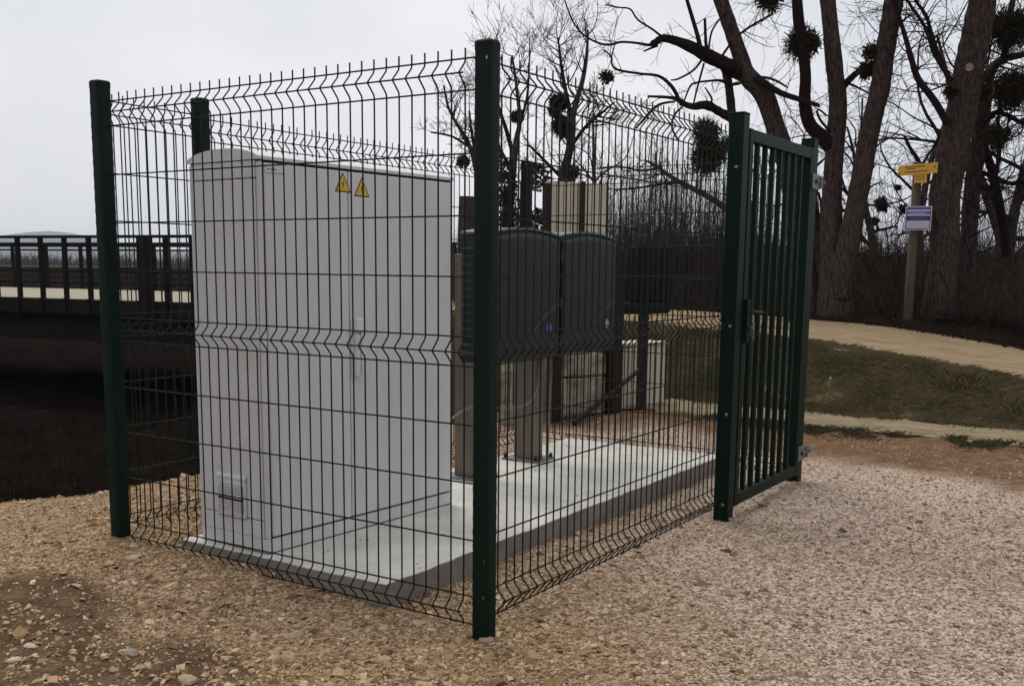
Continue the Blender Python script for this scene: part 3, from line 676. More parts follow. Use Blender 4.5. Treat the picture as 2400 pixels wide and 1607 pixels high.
for side, n0 in ((0, .03), (1, BWD - .03)):
    for z, h in ((1.10, .05), (.94, .04), (.50, .035), (.30, .035)):
        bb_(0, BL, n0 - .025, n0 + .025, BZ + z - h, BZ + z).build('rail', M_rail, bridge)
    pm = MB(); pm.box((0, 0, 0), (.075, .06, 1.06), bang); pmm = pm.mesh('railing_post', M_rail)
    for i in range(int(BL / .58)):
        s = .25 + i * .58
        if side and i % 2: continue
        c = bo + bdv * s + bn * n0
        o = share(pmm, 'railing_post', bridge, Vector((c[0], c[1], BZ + .53)) - Vector(ORG[bridge.name]))
    if side == 0:
        bm2 = MB(); bm2.box((0, 0, 0), (.07, .05, .30), bang); bmm = bm2.mesh('post_bracket', M_rail)
        for i in range(0, int(BL / .58)):
            c = bo + bdv * (.25 + i * .58) - bn * .028
            share(bmm, 'post_bracket', bridge, Vector((c[0], c[1], BZ - .14)) - Vector(ORG[bridge.name]))
bp_ = bo + bdv * 3.55 - bn * .02
b = MB(); b.box((bp_[0], bp_[1], BZ + .42), (.24, .10, 1.32), bang); b.build('end_pillar', M_rail, bridge)

# wooden two-rail fence on the far side of the track
wf = thing('roadside_railing', (13.2, 4.5, .5), 'dark two rail roadside railing beyond the track', 'railing')
ra = at(1440, 640, 18.6)[:2]; rb = at(1946, 640, 16.9)[:2]
rd = rb - ra; rln = np.linalg.norm(rd); rd = rd / rln
for z in (1.0, .47):
    m = MB(); m.tube([(*ra, .52 + z + .08), (*rb, .50 + z + .06)], .024, 6); m.build('rail', M_rust, wf)
for i in range(5):
    p = ra + rd * rln * i / 4
    m = MB(); m.box((p[0], p[1], 1.0), (.06, .06, 1.3), .3, .008); m.build('railing_post', M_rust, wf)

# ------------------------------------------------------------------ hiking signpost
sp = at(2127, 757, 16.3); sz = sp[2]
sign = thing('trail_signpost', (sp[0], sp[1], sz), 'wooden signpost with yellow arrow boards and a purple notice', 'signpost')
b = MB(); lean = .10
top = at(2152, 380, 16.3)
b.tube([(sp[0], sp[1], sz - .4), (sp[0], sp[1], sz), (top[0], top[1], top[2])], [.066, .066, .062], 10); b.build('post', M_wood, sign, smooth=True)
vd = np.array([CAM[0] - sp[0], CAM[1] - sp[1]]); vd /= np.linalg.norm(vd); rt = np.array([-vd[1], vd[0]])    # rt : to the right in the photograph
if rt @ (at(2300, 500, 16)[:2] - at(2100, 500, 16)[:2]) < 0: rt = -rt
def plate(name, mt, parent, poly, n0, n1, ctr):
    """poly in (right, up) metres about ctr"""
    m = MB(); k = len(poly)
    P = [(ctr[0] + rt[0] * a + vd[0] * n, ctr[1] + rt[1] * a + vd[1] * n, ctr[2] + u_) for n in (n0, n1) for a, u_ in poly]
    m.add(P, [tuple(range(k - 1, -1, -1)), tuple(range(k, 2 * k))] + [(i, (i + 1) % k, k + (i + 1) % k, k + i) for i in range(k)]); return m.build(name, mt, parent)
def rect(x0, x1, y0, y1): return [(x0, y0), (x1, y0), (x1, y1), (x0, y1)]
yc = at(2150, 398, 16.2)
tl = math.tan(R(4))
def rot_(pl): return [(a, b_ + a * tl) for a, b_ in pl]
ya = plate('arrow_board', M_signy, sign, rot_([(-.255, -.055), (-.20, -.075), (.265, -.075), (.265, .07), (-.235, .07), (-.255, .045)]), .09, .105, yc)
for (x0, x1, z) in ((-.16, .10, .035), (-.14, -.03, .008), (-.17, .14, -.032)):
    plate('text_line', M_ink, ya, rot_(rect(x0, x1, z - .006, z + .006)), .1055, .107, yc)
plate('fixing_bolt', M_ink, ya, rot_(rect(.215, .24, -.002, .022)), .1055, .108, yc)
plate('fixing_bolt', M_ink, ya, rot_(rect(-.24, -.22, -.055, -.035)), .1055, .108, yc)
y2 = at(2157, 418, 16.2)
yb_ = plate('arrow_board', M_signy, sign, rect(-.08, .085, -.068, .055), .07, .085, y2)
for z in (.01, -.02): plate('text_line', M_ink, yb_, rect(-.06, .06, z - .005, z + .005), .0855, .087, y2)
pc = at(2152, 512, 16.2)
pf = plate('notice_plate', M_white, sign, rect(-.175, .175, -.165, .165), .088, .10, pc)
pp = plate('purple_field', M_purple, pf, rect(-.163, .163, -.153, .153), .1005, .102, pc)
plate('deep_band', M_purpled, pp, rect(-.16, .16, -.03, .03), .1025, .104, pc)
plate('white_panel', M_white, pp, rect(-.15, .15, -.14, -.036), .1025, .104, pc)
for z in (.105, .045): plate('heading_bar', M_white, pp, rect(-.15, .15, z - .011, z + .011), .1025, .104, pc)
plate('heading_bar', M_white, pp, rect(-.13, .09, .068, .077), .1025, .104, pc)
plate('heading_bar', M_purple, pp, rect(-.11, .11, -.012, .010), .1042, .105, pc)
for z in (-.06, -.078, -.096, -.114): plate('text_line', M_silver, pp, rect(-.13, .12, z - .003, z + .003), .1042, .105, pc)

# ------------------------------------------------------------------ trees
rng = random.Random(11)
def rv(): 
    a = rng.uniform(0, 2 * math.pi); z = rng.uniform(-1, 1); s = math.sqrt(1 - z * z); return np.array([s * math.cos(a), s * math.sin(a), z])
def grow(m, p, d, L, r, depth, up=.15, wig=.35, minr=.0028, kids=(3, 5)):
    n = min(max(4, int(L / .11)), 13); seg = L / n
    P = [np.array(p, float)]; d = d / np.linalg.norm(d); dirs = [d]
    curl = rv() * wig * .42
    for i in range(n):
        curl = curl * .8 + rv() * wig * .30
        d = d + curl + np.array([0, 0, up * .14]); d = d / math.sqrt(d @ d)
        P.append(P[-1] + d * seg); dirs.append(d)
    rad = [max(minr, r * (1 - .75 * i / n)) for i in range(n + 1)]
    m.tube(P, rad, 3 if r < .012 else 5, cap=False)
    if depth > 0:
        for _ in range(rng.randint(*kids)):
            k_ = rng.uniform(.2, 1.0) * n; i = min(int(k_), n - 1)
            q_ = P[i] + (P[i + 1] - P[i]) * (k_ - i)
            side = rv(); side = side - dirs[i] * (side @ dirs[i]); side /= (np.linalg.norm(side) + 1e-6)
            grow(m, q_, dirs[i] * .75 + side * rng.uniform(.5, 1.0), L * rng.uniform(.38, .62), rad[i] * .6, depth - 1, up, wig, minr, kids)
def limb_pts(spec, D0, dD=0.0, n=4):
    k = len(spec); P = []; Rr = []
    for i, (u, v, w) in enumerate(spec):
        D = D0 + dD * i / max(1, k - 1); P.append(np.append(at(u, v, D), w * D / FPX / 2))
    S = smoothline(P, n); return [s[:3] for s in S], [max(.003, s[3]) for s in S]
def limb(m, spec, D0, dD=0.0, sides=9, n=4, rough=.0):
    P, Rr = limb_pts(spec, D0, dD, n)
    if rough: Rr = [r * (1 + rng.uniform(-rough, rough)) for r in Rr]
    m.tube(P, Rr, sides); return P, Rr
def sprout(m, P, Rr, count, L, depth=2, up=.15, t0=.15, rmax=.02, wig=.4, minr=.0035, kids=(3, 5)):
    for _ in range(count):
        k_ = rng.uniform(t0, 1) * (len(P) - 1); i = min(int(k_), len(P) - 2)
        q_ = P[i] + (P[i + 1] - P[i]) * (k_ - i); d = P[i + 1] - P[i]; d /= np.linalg.norm(d)
        side = rv(); side -= d * (side @ d); side /= np.linalg.norm(side)
        grow(m, q_, side * .9 + d * .45, rng.uniform(.55, 1.25) * L, min(rmax, Rr[i] * .5), depth, up, wig, minr, kids)
def mistletoe(parent, c, rad, n=420, mt=None, leaf=.055, squash=1.0):
    m = MB(); c = np.array(c); n = int(n * 1.7)
    lobes = [(np.zeros(3), .82)] + [(rv() * rad * np.array([.55, .55, .45]), rng.uniform(.35, .62)) for _ in range(4)]
    for _ in range(n):
        o_, f_ = lobes[0] if rng.random() < .45 else rng.choice(lobes)
        d = rv(); r_ = rad * f_ * rng.uniform(.15, 1.0) ** .5 * rng.uniform(.7, 1.15)
        p = c + o_ + d * r_ * np.array([1, 1, squash]); a = rv(); a = a * .7 + d * .7 - np.array([0, 0, .25]); a /= np.linalg.norm(a); b_ = np.cross(a, rv()); b_ /= np.linalg.norm(b_) + 1e-6
        l_ = leaf * rng.uniform(.7, 1.5); w = l_ * .22
        m.add([p - a * l_ * .5, p + b_ * w, p + a * l_ * .5, p - b_ * w], [(0, 1, 2, 3)])
    for _ in range(int(n / 6)):
        d = rv(); e = c + d * rad * rng.uniform(.8, 1.12) * np.array([1, 1, squash])
        mid = c + d * rad * .5 + rv() * rad * .15
        m.tube([c + d * .05 * rad, mid, e], [.006, .005, .0035], 3, cap=False)
    return m.build('mistletoe_ball', mt or M_mist, parent)
def tree_thing(name, u, v, D, label, group='bare trees beyond the track'):
    p = at(u, v, D); return thing(name, p, label, 'tree', group)

# double-stemmed tree right of the gate
t1 = tree_thing('bare_tree', 1958, 752, 16.6, 'bare tree with two diverging stems just right of the gate')
m = MB(); cw = MB()
A_, Ar = limb(m, [(1956, 775, 105), (1957, 752, 92), (1957, 700, 78), (1955, 640, 70), (1949, 560, 52), (1949, 480, 47), (1953, 400, 43), (1959, 320, 41), (1964, 240, 39), (1956, 160, 36), (1948, 80, 35), (1940, 0, 34), (1932, -90, 30), (1922, -220, 20)], 16.6, 0, 12, 4, .05)
B_, Br = limb(m, [(1966, 700, 50), (1972, 640, 56), (1986, 580, 51), (2003, 500, 47), (2018, 420, 45), (2032, 340, 44), (2047, 270, 43), (2064, 200, 42), (2073, 130, 42), (2085, 60, 41), (2095, 0, 41), (2106, -90, 34), (2120, -220, 22)], 16.5, -.6, 12, 4, .05)
m.build('trunk', M_bark, t1, smooth=True)
C_, Cr = limb(cw, [(1958, 350, 34), (1925, 320, 31), (1897, 290, 28), (1886, 240, 26), (1888, 180, 24), (1882, 120, 24), (1872, 50, 24), (1868, 0, 22), (1858, -100, 16)], 16.6, -.8, 8)
E_, Er = limb(cw, [(1974, 205, 17), (2000, 178, 14), (2028, 158, 12), (2056, 145, 9)], 16.6, -.3, 6)
sprout(cw, A_, Ar, 4, 1.0, 2, .1, .55, .009, .55, .0026, (2, 4)); sprout(cw, B_, Br, 8, 1.0, 2, .05, .4, .009, .55, .0026, (2, 4)); sprout(cw, C_, Cr, 4, .8, 2, .1, .2, .009, .55, .0026, (2, 4)); sprout(cw, E_, Er, 5, .6, 2)
L_ = [(1955, 318, 5), (1925, 285, 6), (1915, 262, 5), (1922, 258, 4), (1938, 272, 5)]
limb(cw, L_, 16.5, 0, 5)
cw.build('crown', M_twig, t1)
mistletoe(t1, at(1878, 103, 16.2), .285, 900); mistletoe(t1, at(2046, 120, 16.1), .17, 260); mistletoe(t1, at(2030, 165, 16.2), .16, 240); mistletoe(t1, at(1805, -8, 16.0), .26, 500)

# leaning tree behind the gate, long broken limbs to the left
t2 = tree_thing('bare_tree', 1905, 752, 17.0, 'leaning bare tree behind the gate with long broken limbs')
m = MB(); cw = MB()
A_, Ar = limb(m, [(1905, 775, 80), (1900, 740, 68), (1882, 640, 60), (1868, 520, 52), (1850, 400, 47), (1822, 314, 43), (1791, 222, 43), (1754, 181, 40), (1737, 137, 35), (1713, 68, 33), (1689, 0, 31), (1660, -80, 26), (1620, -190, 18)], 17.0, -.9, 12, 4, .05)
m.build('trunk', M_bark, t2, smooth=True)
l1, l1r = limb(cw, [(1757, 186, 30), (1728, 165, 27), (1700, 150, 31), (1662, 133, 31), (1625, 113, 25), (1590, 98, 21), (1555, 90, 17), (1535, 100, 15), (1528, 101, 9)], 16.5, -.9, 8, 4, .08)
limb(cw, [(1745, 192, 9), (1722, 180, 10), (1700, 172, 8), (1690, 160, 7)], 16.4, 0, 5)
l2, l2r = limb(cw, [(1540, 100, 9), (1522, 106, 7), (1490, 101, 5.5), (1455, 99, 5.5), (1432, 105, 5.5), (1405, 102, 5), (1370, 84, 4.5), (1345, 55, 4), (1327, 12, 3.5), (1322, -10, 3)], 15.7, -.5, 5)
limb(cw, [(1542, 106, 8), (1530, 111, 6), (1508, 121, 3.5)], 15.7, 0, 5)
l3, l3r = limb(cw, [(1555, 90, 6), (1530, 70, 5), (1495, 47, 4.5), (1477, 22, 4), (1450, 18, 3.5), (1419, 11, 3)], 15.7, -.4, 5)
l4, l4r = limb(cw, [(1642, 120, 12), (1637, 92, 10), (1625, 50, 9), (1610, 0, 8), (1600, -40, 7)], 16.0, 0, 6)
limb(cw, [(1657, 124, 9), (1654, 95, 7), (1652, 44, 6)], 16.0, 0, 6)
limb(cw, [(1660, 122, 5), (1668, 75, 4.5), (1690, 42, 4), (1705, 34, 3.5)], 16.0, .2, 5)
l5, l5r = limb(cw, [(1688, 138, 6), (1716, 98, 5.5), (1745, 72, 5.5), (1780, 50, 5), (1812, 32, 4)], 16.2, .3, 5)
l6, l6r = limb(cw, [(1765, 186, 17), (1800, 200, 14), (1830, 218, 13), (1870, 232, 12), (1893, 239, 10), (1920, 248, 8)], 16.4, -.4, 7, 4, .1)
l7, l7r = limb(cw, [(1768, 182, 8), (1795, 182, 6), (1820, 190, 5.5), (1845, 205, 4)], 16.4, -.2, 5)
l8, l8r = limb(cw, [(1735, 195, 7), (1712, 198, 7), (1690, 189, 7), (1658, 190, 5), (1632, 194, 5), (1618, 202, 4.5), (1602, 241, 4)], 16.3, -.3, 5)
limb(cw, [(1645, 140, 6), (1625, 165, 5), (1590, 185, 4.5), (1572, 188, 3)], 16, 0, 5)
limb(cw, [(1650, 148, 5), (1640, 185, 5), (1632, 215, 4.5), (1625, 245, 4)], 16, 0, 5)
for (LL, LR, cnt, ln) in ((l2, l2r, 8, .5), (l3, l3r, 6, .5), (l4, l4r, 4, .5), (l5, l5r, 8, .7), (l6, l6r, 7, .7), (l7, l7r, 6, .5), (l8, l8r, 6, .4), (l1, l1r, 8, .35)):
    sprout(cw, LL, LR, cnt, ln, 1, .1, .2, .008, .5, .0028, (2, 4))
sprout(cw, A_, Ar, 5, .9, 2, .1, .55, .009, .55, .0026, (2, 4))
cw.build('crown', M_twig, t2)

# slim stem at the gate post with the low crooked limb
t5 = tree_thing('bare_tree', 1800, 752, 17.6, 'slim bare tree hidden by the gate post with a crooked low limb')
m = MB(); cw = MB()
limb(m, [(1800, 770, 34), (1775, 640, 30), (1750, 480, 26), (1728, 340, 22), (1716, 270, 20), (1711, 225, 19), (1706, 188, 19), (1697, 158, 18), (1685, 142, 14)], 17.6, -1.4, 9, 4, .06)
m.build('trunk', M_bark, t5, smooth=True)
k1, k1r = limb(cw, [(1717, 278, 21), (1690, 264, 19), (1665, 250, 20), (1648, 246, 20), (1625, 250, 16), (1602, 243, 13), (1586, 232, 10), (1560, 228, 7), (1518, 226, 5.5)], 16.2, -.6, 8, 4, .1)
k2, k2r = limb(cw, [(1590, 236, 9), (1584, 218, 8.5), (1568, 196, 8), (1542, 178, 6.5), (1500, 173, 5.5), (1448, 164, 5.5), (1434, 150, 4.5), (1432, 132, 4), (1414, 117, 3.5)], 15.8, -.4, 6)
k3, k3r = limb(cw, [(1582, 238, 5), (1548, 244, 6), (1525, 262, 6.5), (1505, 285, 6), (1490, 300, 4)], 15.8, -.2, 5)
limb(cw, [(1660, 248, 6), (1668, 236, 5), (1665, 225, 5), (1652, 205, 3)], 16, 0, 5)
limb(cw, [(1600, 250, 5), (1580, 270, 5), (1575, 300, 5), (1590, 330, 5)], 15.9, 0, 5)
for LL, LR, cnt in ((k1, k1r, 7), (k2, k2r, 8), (k3, k3r, 8)): sprout(cw, LL, LR, cnt, .45, 1, .1, .2, .008, .5, .0028, (2, 4))
cw.build('crown', M_twig, t5)
mistletoe(t5, at(1420, 180, 15.4), .12, 130); mistletoe(t5, at(1652, 308, 16.2), .24, 700, M_mist, .05, 1.0); mistletoe(t5, at(1658, 368, 16.2), .30, 1200, M_mist, .055, 1.15); mistletoe(t5, at(1705, 335, 16.4), .18, 160)

# big trunk at the signpost
t3 = tree_thing('bare_tree', 2205, 768, 16.8, 'thick leaning bare trunk beside the yellow signpost with a sawn knot')
m = MB(); cw = MB()
A_, Ar = limb(m, [(2200, 800, 95), (2203, 768, 80), (2203, 700, 66), (2210, 620, 58), (2215, 540, 60), (2213, 470, 62), (2224, 400, 64), (2238, 330, 63), (2255, 250, 62), (2268, 180, 62), (2282, 110, 59), (2296, 40, 57), (2308, -30, 50), (2326, -150, 38), (2345, -280, 24)], 16.8, -1.2, 14, 4, .05)
m.build('trunk', M_bark, t3, smooth=True)
kc = at(2272, 158, 15.75); kb = MB(); kb.disc(kc, CAM - kc + np.array([0, .4, .6]), .052, .10, 11); kb.build('sawn_knot', M_cut, t3)
l1, l1r = limb(cw, [(2222, 292, 16), (2190, 236, 15), (2152, 185, 14), (2136, 137, 12), (2120, 80, 10), (2110, 48, 9), (2098, 0, 8), (2090, -40, 6)], 15.9, -.3, 7)
l2, l2r = limb(cw, [(2230, 190, 12), (2203, 140, 10), (2181, 73, 9), (2171, 38, 8), (2145, 0, 7), (2130, -30, 6)], 15.8, .3, 6)
l3, l3r = limb(cw, [(2222, 180, 10), (2190, 127, 8), (2168, 64, 8), (2136, 16, 7), (2120, -10, 6)], 15.8, .1, 6)
l4, l4r = limb(cw, [(2160, 392, 9), (2150, 372, 9), (2132, 345, 8), (2120, 318, 6)], 17.2, 0, 6)
for LL, LR, cnt, ln in ((l1, l1r, 12, .8), (l2, l2r, 10, .8), (l3, l3r, 8, .8), (A_, Ar, 14, 1.2)): sprout(cw, LL, LR, cnt, ln, 2, .02, .25 if LL is not A_ else .52, .011, .6, .003, (2, 4))
cw.build('crown', M_twig, t3)
mistletoe(t3, at(2228, 215, 15.6), .13, 200)

t4 = tree_thing('bare_tree', 2266, 770, 18.0, 'bare tree hung with dark mistletoe at the right edge')
m = MB(); cw = MB()
A_, Ar = limb(m, [(2270, 790, 60), (2266, 765, 50), (2262, 650, 42), (2270, 560, 37), (2275, 480, 35), (2281, 420, 35), (2290, 350, 33), (2300, 290, 30), (2310, 220, 27), (2320, 170, 23), (2350, 140, 17), (2400, 128, 13), (2470, 110, 10)], 18.0, -1.0, 9, 4, .06)
B_, Br = limb(m, [(2345, 146, 13), (2360, 110, 13), (2364, 60, 13), (2382, -40, 11), (2400, -120, 9)], 17.1, 0, 7)
m.build('trunk', M_bark, t4, smooth=True)
l1, l1r = limb(cw, [(2300, 300, 12), (2330, 265, 10), (2360, 270, 10), (2400, 290, 9), (2450, 300, 7)], 17.2, 0, 6)
l2, l2r = limb(cw, [(2360, 600, 18), (2350, 520, 19), (2332, 430, 19), (2320, 380, 17), (2306, 340, 12)], 18.5, -.6, 7)
l3, l3r = limb(cw, [(2290, 400, 12), (2330, 415, 11), (2370, 430, 10), (2420, 420, 8)], 17.6, 0, 6)
for LL, LR, cnt, ln in ((l1, l1r, 10, 1.0), (l2, l2r, 16, 1.2), (l3, l3r, 12, 1.0), (A_, Ar, 30, 1.5), (B_, Br, 10, 1.0)): sprout(cw, LL, LR, cnt, ln, 2, .0, .2, .014, .6, .004, (2, 4))
cw.build('crown', M_twig, t4)
for (u, v, r_, n_) in ((2366, 68, .36, 1500), (2372, 208, .33, 1200), (2334, 320, .24, 400), (2300, 215, .16, 200)): mistletoe(t4, at(u, v, 16.8), r_, n_)

# generic bare trees further back
def bare_tree(u, v, D, H, r, label, lean=(0, 0), depth=3, nb=12, mats=(M_bark, M_twig), balls=(), minr=.0045, spread=.42, start=.28):
    p = at(u, v, D); t = thing('bare_tree', p, label, 'tree', 'bare trees beyond the track')
    m = MB(); cw = MB(); P = []; n = 9
    q_ = np.array(p) - np.array([0, 0, .5]); P.append(q_); dx = np.array([lean[0], lean[1], 1.0])
    for i in range(n):
        dx = dx + rv() * .16 + np.array([0, 0, .05]); d = dx / np.linalg.norm(dx); q_ = q_ + d * (H * .85) / n; P.append(q_)
    P = smoothline(P, 2); Rr = [max(.02, r * (1.15 - 1.0 * i / (len(P) - 1))) for i in range(len(P))]
    m.tube(P, Rr, 7); m.build('trunk', mats[0], t, smooth=True)
    for _ in range(nb):
        k_ = rng.uniform(start, 1.0) * (len(P) - 1); i = min(int(k_), len(P) - 2)
        d = P[i + 1] - P[i]; d /= np.linalg.norm(d); s = rv(); s -= d * (s @ d); s /= np.linalg.norm(s)
        grow(cw, P[i], d * .6 + s * rng.uniform(.7, 1.1), H * spread * rng.uniform(.6, 1.1), Rr[i] * .5, depth, .08, .6, minr, (2, 3))
    cw.build('crown', mats[1], t)
    for (bu, bv, br_, bn_) in balls: mistletoe(t, at(bu, bv, D), br_, bn_, None, .09)
    return t
def limbtree(u, v, D, label, trunks, sprouts, balls, dep=2, minr=.0042, mt=(M_bark, M_twig)):
    p = at(u, v, D); t = thing('bare_tree', p, label, 'tree', 'bare trees beyond the track'); m = MB(); cw = MB()
    for i, sp_ in enumerate(trunks):
        P, Rr = limb(m if i == 0 else cw, sp_, D, rng.uniform(-.8, .8), 7, 3, .06)
        sprout(cw, P, Rr, int(sprouts[i][0] * .8), sprouts[i][1] * .62, dep, .9, .3, .018, .22, minr, (3, 5))
    m.build('trunk', mt[0], t, smooth=True); cw.build('crown', mt[1], t)
    for (bu, bv, br_, bn_) in balls: mistletoe(t, at(bu, bv, D), br_, bn_, None, .08)
    return t
limbtree(1192, 640, 25, 'bare tree behind the corner post with one small mistletoe ball',
         [[(1192, 660, 26), (1190, 560, 24), (1196, 470, 20), (1202, 400, 17), (1210, 330, 14), (1218, 280, 10), (1210, 200, 7), (1200, 130, 5)],
          [(1205, 370, 12), (1185, 300, 9), (1165, 240, 8), (1150, 170, 6), (1140, 110, 4)], [(1215, 300, 8), (1235, 230, 6), (1240, 160, 4), (1242, 90, 3)], [(1200, 400, 9), (1170, 350, 7), (1135, 300, 6)]],
         [(12, 1.6), (16, 1.7), (14, 1.5), (8, 1.2)], [(1212, 274, .18, 420)])
limbtree(1312, 640, 25, 'bare tree with a stack of three mistletoe balls behind the mesh fence',
         [[(1308, 660, 26), (1312, 560, 25), (1310, 480, 24), (1320, 410, 22), (1335, 350, 20), (1340, 290, 16), (1350, 240, 13), (1365, 190, 11), (1375, 130, 8), (1378, 70, 5)],
          [(1340, 280, 12), (1325, 210, 9), (1315, 150, 7), (1308, 90, 4)], [(1335, 350, 9), (1370, 300, 8), (1410, 265, 6), (1440, 240, 4)], [(1320, 420, 9), (1270, 370, 7), (1240, 340, 5)]],
         [(22, 1.7), (20, 1.6), (14, 1.2), (8, 1.2)], [(1310, 240, .27, 900), (1322, 298, .33, 1300), (1336, 404, .28, 500), (1300, 262, .18, 300)])
limbtree(1112, 640, 26, 'bare tree left of the corner post with a hanging ball of mistletoe',
         [[(1130, 660, 22), (1130, 560, 20), (1125, 460, 17), (1112, 380, 12), (1095, 330, 10), (1070, 290, 8), (1050, 250, 6), (1040, 200, 4)],
          [(1120, 420, 9), (1112, 350, 8), (1105, 310, 6), (1100, 260, 4)], [(1100, 345, 6), (1060, 320, 5), (1010, 310, 4)]],
         [(14, 1.3), (10, 1.2), (6, 1.0)], [(1085, 378, .19, 450)])
bare_tree(1430, 640, 30, 6.5, .10, 'thin bare tree farther back behind the gate end of the fence', (-.1, 0), 3, 8)
limbtree(1640, 560, 22, 'fallen leaning bare stem sloping across the gap beside the gate post',
         [[(1740, 520, 16), (1690, 480, 15), (1640, 450, 13), (1590, 425, 11), (1560, 405, 9), (1530, 385, 6), (1510, 375, 4)], [(1595, 428, 7), (1560, 430, 6), (1500, 440, 5), (1440, 445, 4)], [(1540, 395, 6), (1500, 400, 5), (1450, 390, 4), (1400, 395, 3)]],
         [(14, .9), (8, .8), (8, .8)], [])
for i, (u, D, H, lab) in enumerate(((2010, 24, 5.5, 'slender bare tree between the two diverging stems and the signpost'), (2070, 22, 4.6, 'small bare tree with mistletoe clumps left of the purple notice'),
                                    (2150, 27, 7.5, 'tall bare tree directly behind the signpost'), (2330, 23, 7.0, 'bare tree with arching branches low on the right'), (2395, 21, 6.5, 'bare tree cut by the right edge of the picture'), (1885, 26, 5.0, 'small bare tree seen through the gate bars'))):
    balls = [(2065, 478, .16, 300), (2048, 520, .10, 150), (2120, 490, .10, 150), (2104, 440, .06, 80)] if i == 1 else []
    bare_tree(u, 700, D, H, .10 + .01 * i, lab, (rng.uniform(-.15, .15), rng.uniform(-.15, .15)), 3, 10, balls=balls, spread=.42 if i < 3 else .5)

# ivy mass on the trunk behind the far post
iv = at(1180, 500, 24.3); m = MB()
for (u, v, r_) in ((1172, 395, .3), (1178, 440, .36), (1188, 490, .40), (1195, 540, .45), (1258, 415, .30), (1262, 520, .3)):
    c = at(u, v, 24.3)
    for _ in range(420):
        p = c + rv() * r_ * rng.uniform(.2, 1) ** .4 * np.array([1, 1, 1.1]); a = rv(); b_ = np.cross(a, rv()); b_ /= np.linalg.norm(b_) + 1e-6; l_ = .09
        m.add([p - a * l_ * .5, p + b_ * l_ * .35, p + a * l_ * .5, p - b_ * l_ * .35], [(0, 1, 2, 3)])
base = (iv[0], iv[1], .4)
io = thing('ivy_bush', base, 'dark ivy growing up behind the far rear corner post', 'ivy'); m.build('foliage', M_ivy, io)
m = MB(); m.tube([(iv[0], iv[1], 0), (iv[0], iv[1], 1.6), (iv[0] + .1, iv[1], 3.0)], [.1, .08, .05], 6); m.build('stem', M_bark, io)

# ------------------------------------------------------------------ undergrowth, saplings, brush (uncountable)
def brush(name, mt, label, cat, pts, hmin, hmax, per, wig=.35, rad=.006, seed=3):
    r_ = np.random.RandomState(seed); n = len(pts) * per; S = 4
    base = np.repeat(np.asarray(pts), per, 0) + np.c_[r_.normal(0, .22, n), r_.normal(0, .22, n), np.zeros(n)]
    H = r_.uniform(hmin, hmax, n) * r_.uniform(.5, 1, n)
    d = np.c_[r_.normal(0, wig, n), r_.normal(0, wig, n), np.ones(n)]; d /= np.linalg.norm(d, axis=1)[:, None]
    P = [base]; 
    for s in range(S):
        d = d + r_.normal(0, wig * .6, (n, 3)); d /= np.linalg.norm(d, axis=1)[:, None]; P.append(P[-1] + d * (H / S)[:, None])
    V = np.zeros((n, S + 1, 3, 3)); 
    rr = r_.uniform(.6, 1.5, n) * rad
    for s in range(S + 1):
        for j in range(3):
            a = 2 * math.pi * j / 3; V[:, s, j] = P[s] + np.c_[np.cos(a) * rr, np.sin(a) * rr, np.zeros(n)] * (1 - .7 * s / S)
    idx_ = np.arange(n * (S + 1) * 3).reshape(n, S + 1, 3); Fs = []
    for s in range(S):
        for j in range(3):
            Fs.append(np.stack([idx_[:, s, j], idx_[:, s, (j + 1) % 3], idx_[:, s + 1, (j + 1) % 3], idx_[:, s + 1, j]], -1))
    o = bulk(name, V.reshape(-1, 3), np.concatenate(Fs), mt); return tag(o, label, cat, kind='stuff')
nr = np.random.RandomState(8)
# dark thicket behind the track
pts = []
for _ in range(3000):
    u = nr.uniform(1020, 2600); D = nr.uniform(16.5, 22); p = at(u, 700, D)
    if p[0] < xn(p[1]) + xw(p[1]) + .9: continue
    z = max(float(height(p[0], p[1])[0]), float(np.interp(D, [18.5, 18.6, 19.6, 21.5, 26], [-5, .40, .95, 1.35, 1.45]))); pts.append((p[0], p[1], z - .1))
brush('undergrowth_thicket', M_brush, 'dark brown tangle of undergrowth in the wood beyond the track', 'undergrowth', pts, .4, 1.5, 18, .8, .0045, 5)
pts = []
for _ in range(300):
    u = nr.uniform(1390, 1760); D = nr.uniform(19.5, 27); p = at(u, 700, D); z = float(height(p[0], p[1])[0]); pts.append((p[0], p[1], z - .05))
for _ in range(120):
    u = nr.uniform(1850, 2600); D = nr.uniform(20, 30); p = at(u, 700, D); z = float(height(p[0], p[1])[0]); pts.append((p[0], p[1], z - .05))
brush('sapling_thicket', M_fartwig, 'thin upright saplings massed behind the enclosure', 'saplings', pts, 1.6, 4.0, 9, .2, .0055, 6)
# leaf-litter bank that closes the wood at eye level
pts = []
V = []; 
us = np.linspace(950, 2700, 150)
for k_, (D0, zt) in enumerate(((18.6, .40), (19.6, .95), (21.5, 1.35), (26.0, 1.45), (36.0, .5))):
    for u in us:
        p = at(u, 640, D0); V.append((p[0] + .1 * nr.randn(), p[1] + .1 * nr.randn(), (zt if k_ in (0, 4) else zt + .16 * nr.randn())))
n_ = len(us); Fq = np.array([(r_ * n_ + i, r_ * n_ + i + 1, (r_ + 1) * n_ + i + 1, (r_ + 1) * n_ + i) for r_ in range(4) for i in range(n_ - 1)])
wb = bulk('wooded_bank', np.array(V), Fq, M_litter); wb.data.polygons.foreach_set('use_smooth', [True] * len(wb.data.polygons)); tag(wb, 'low leaf-covered bank inside the wood', 'bank', kind='structure')
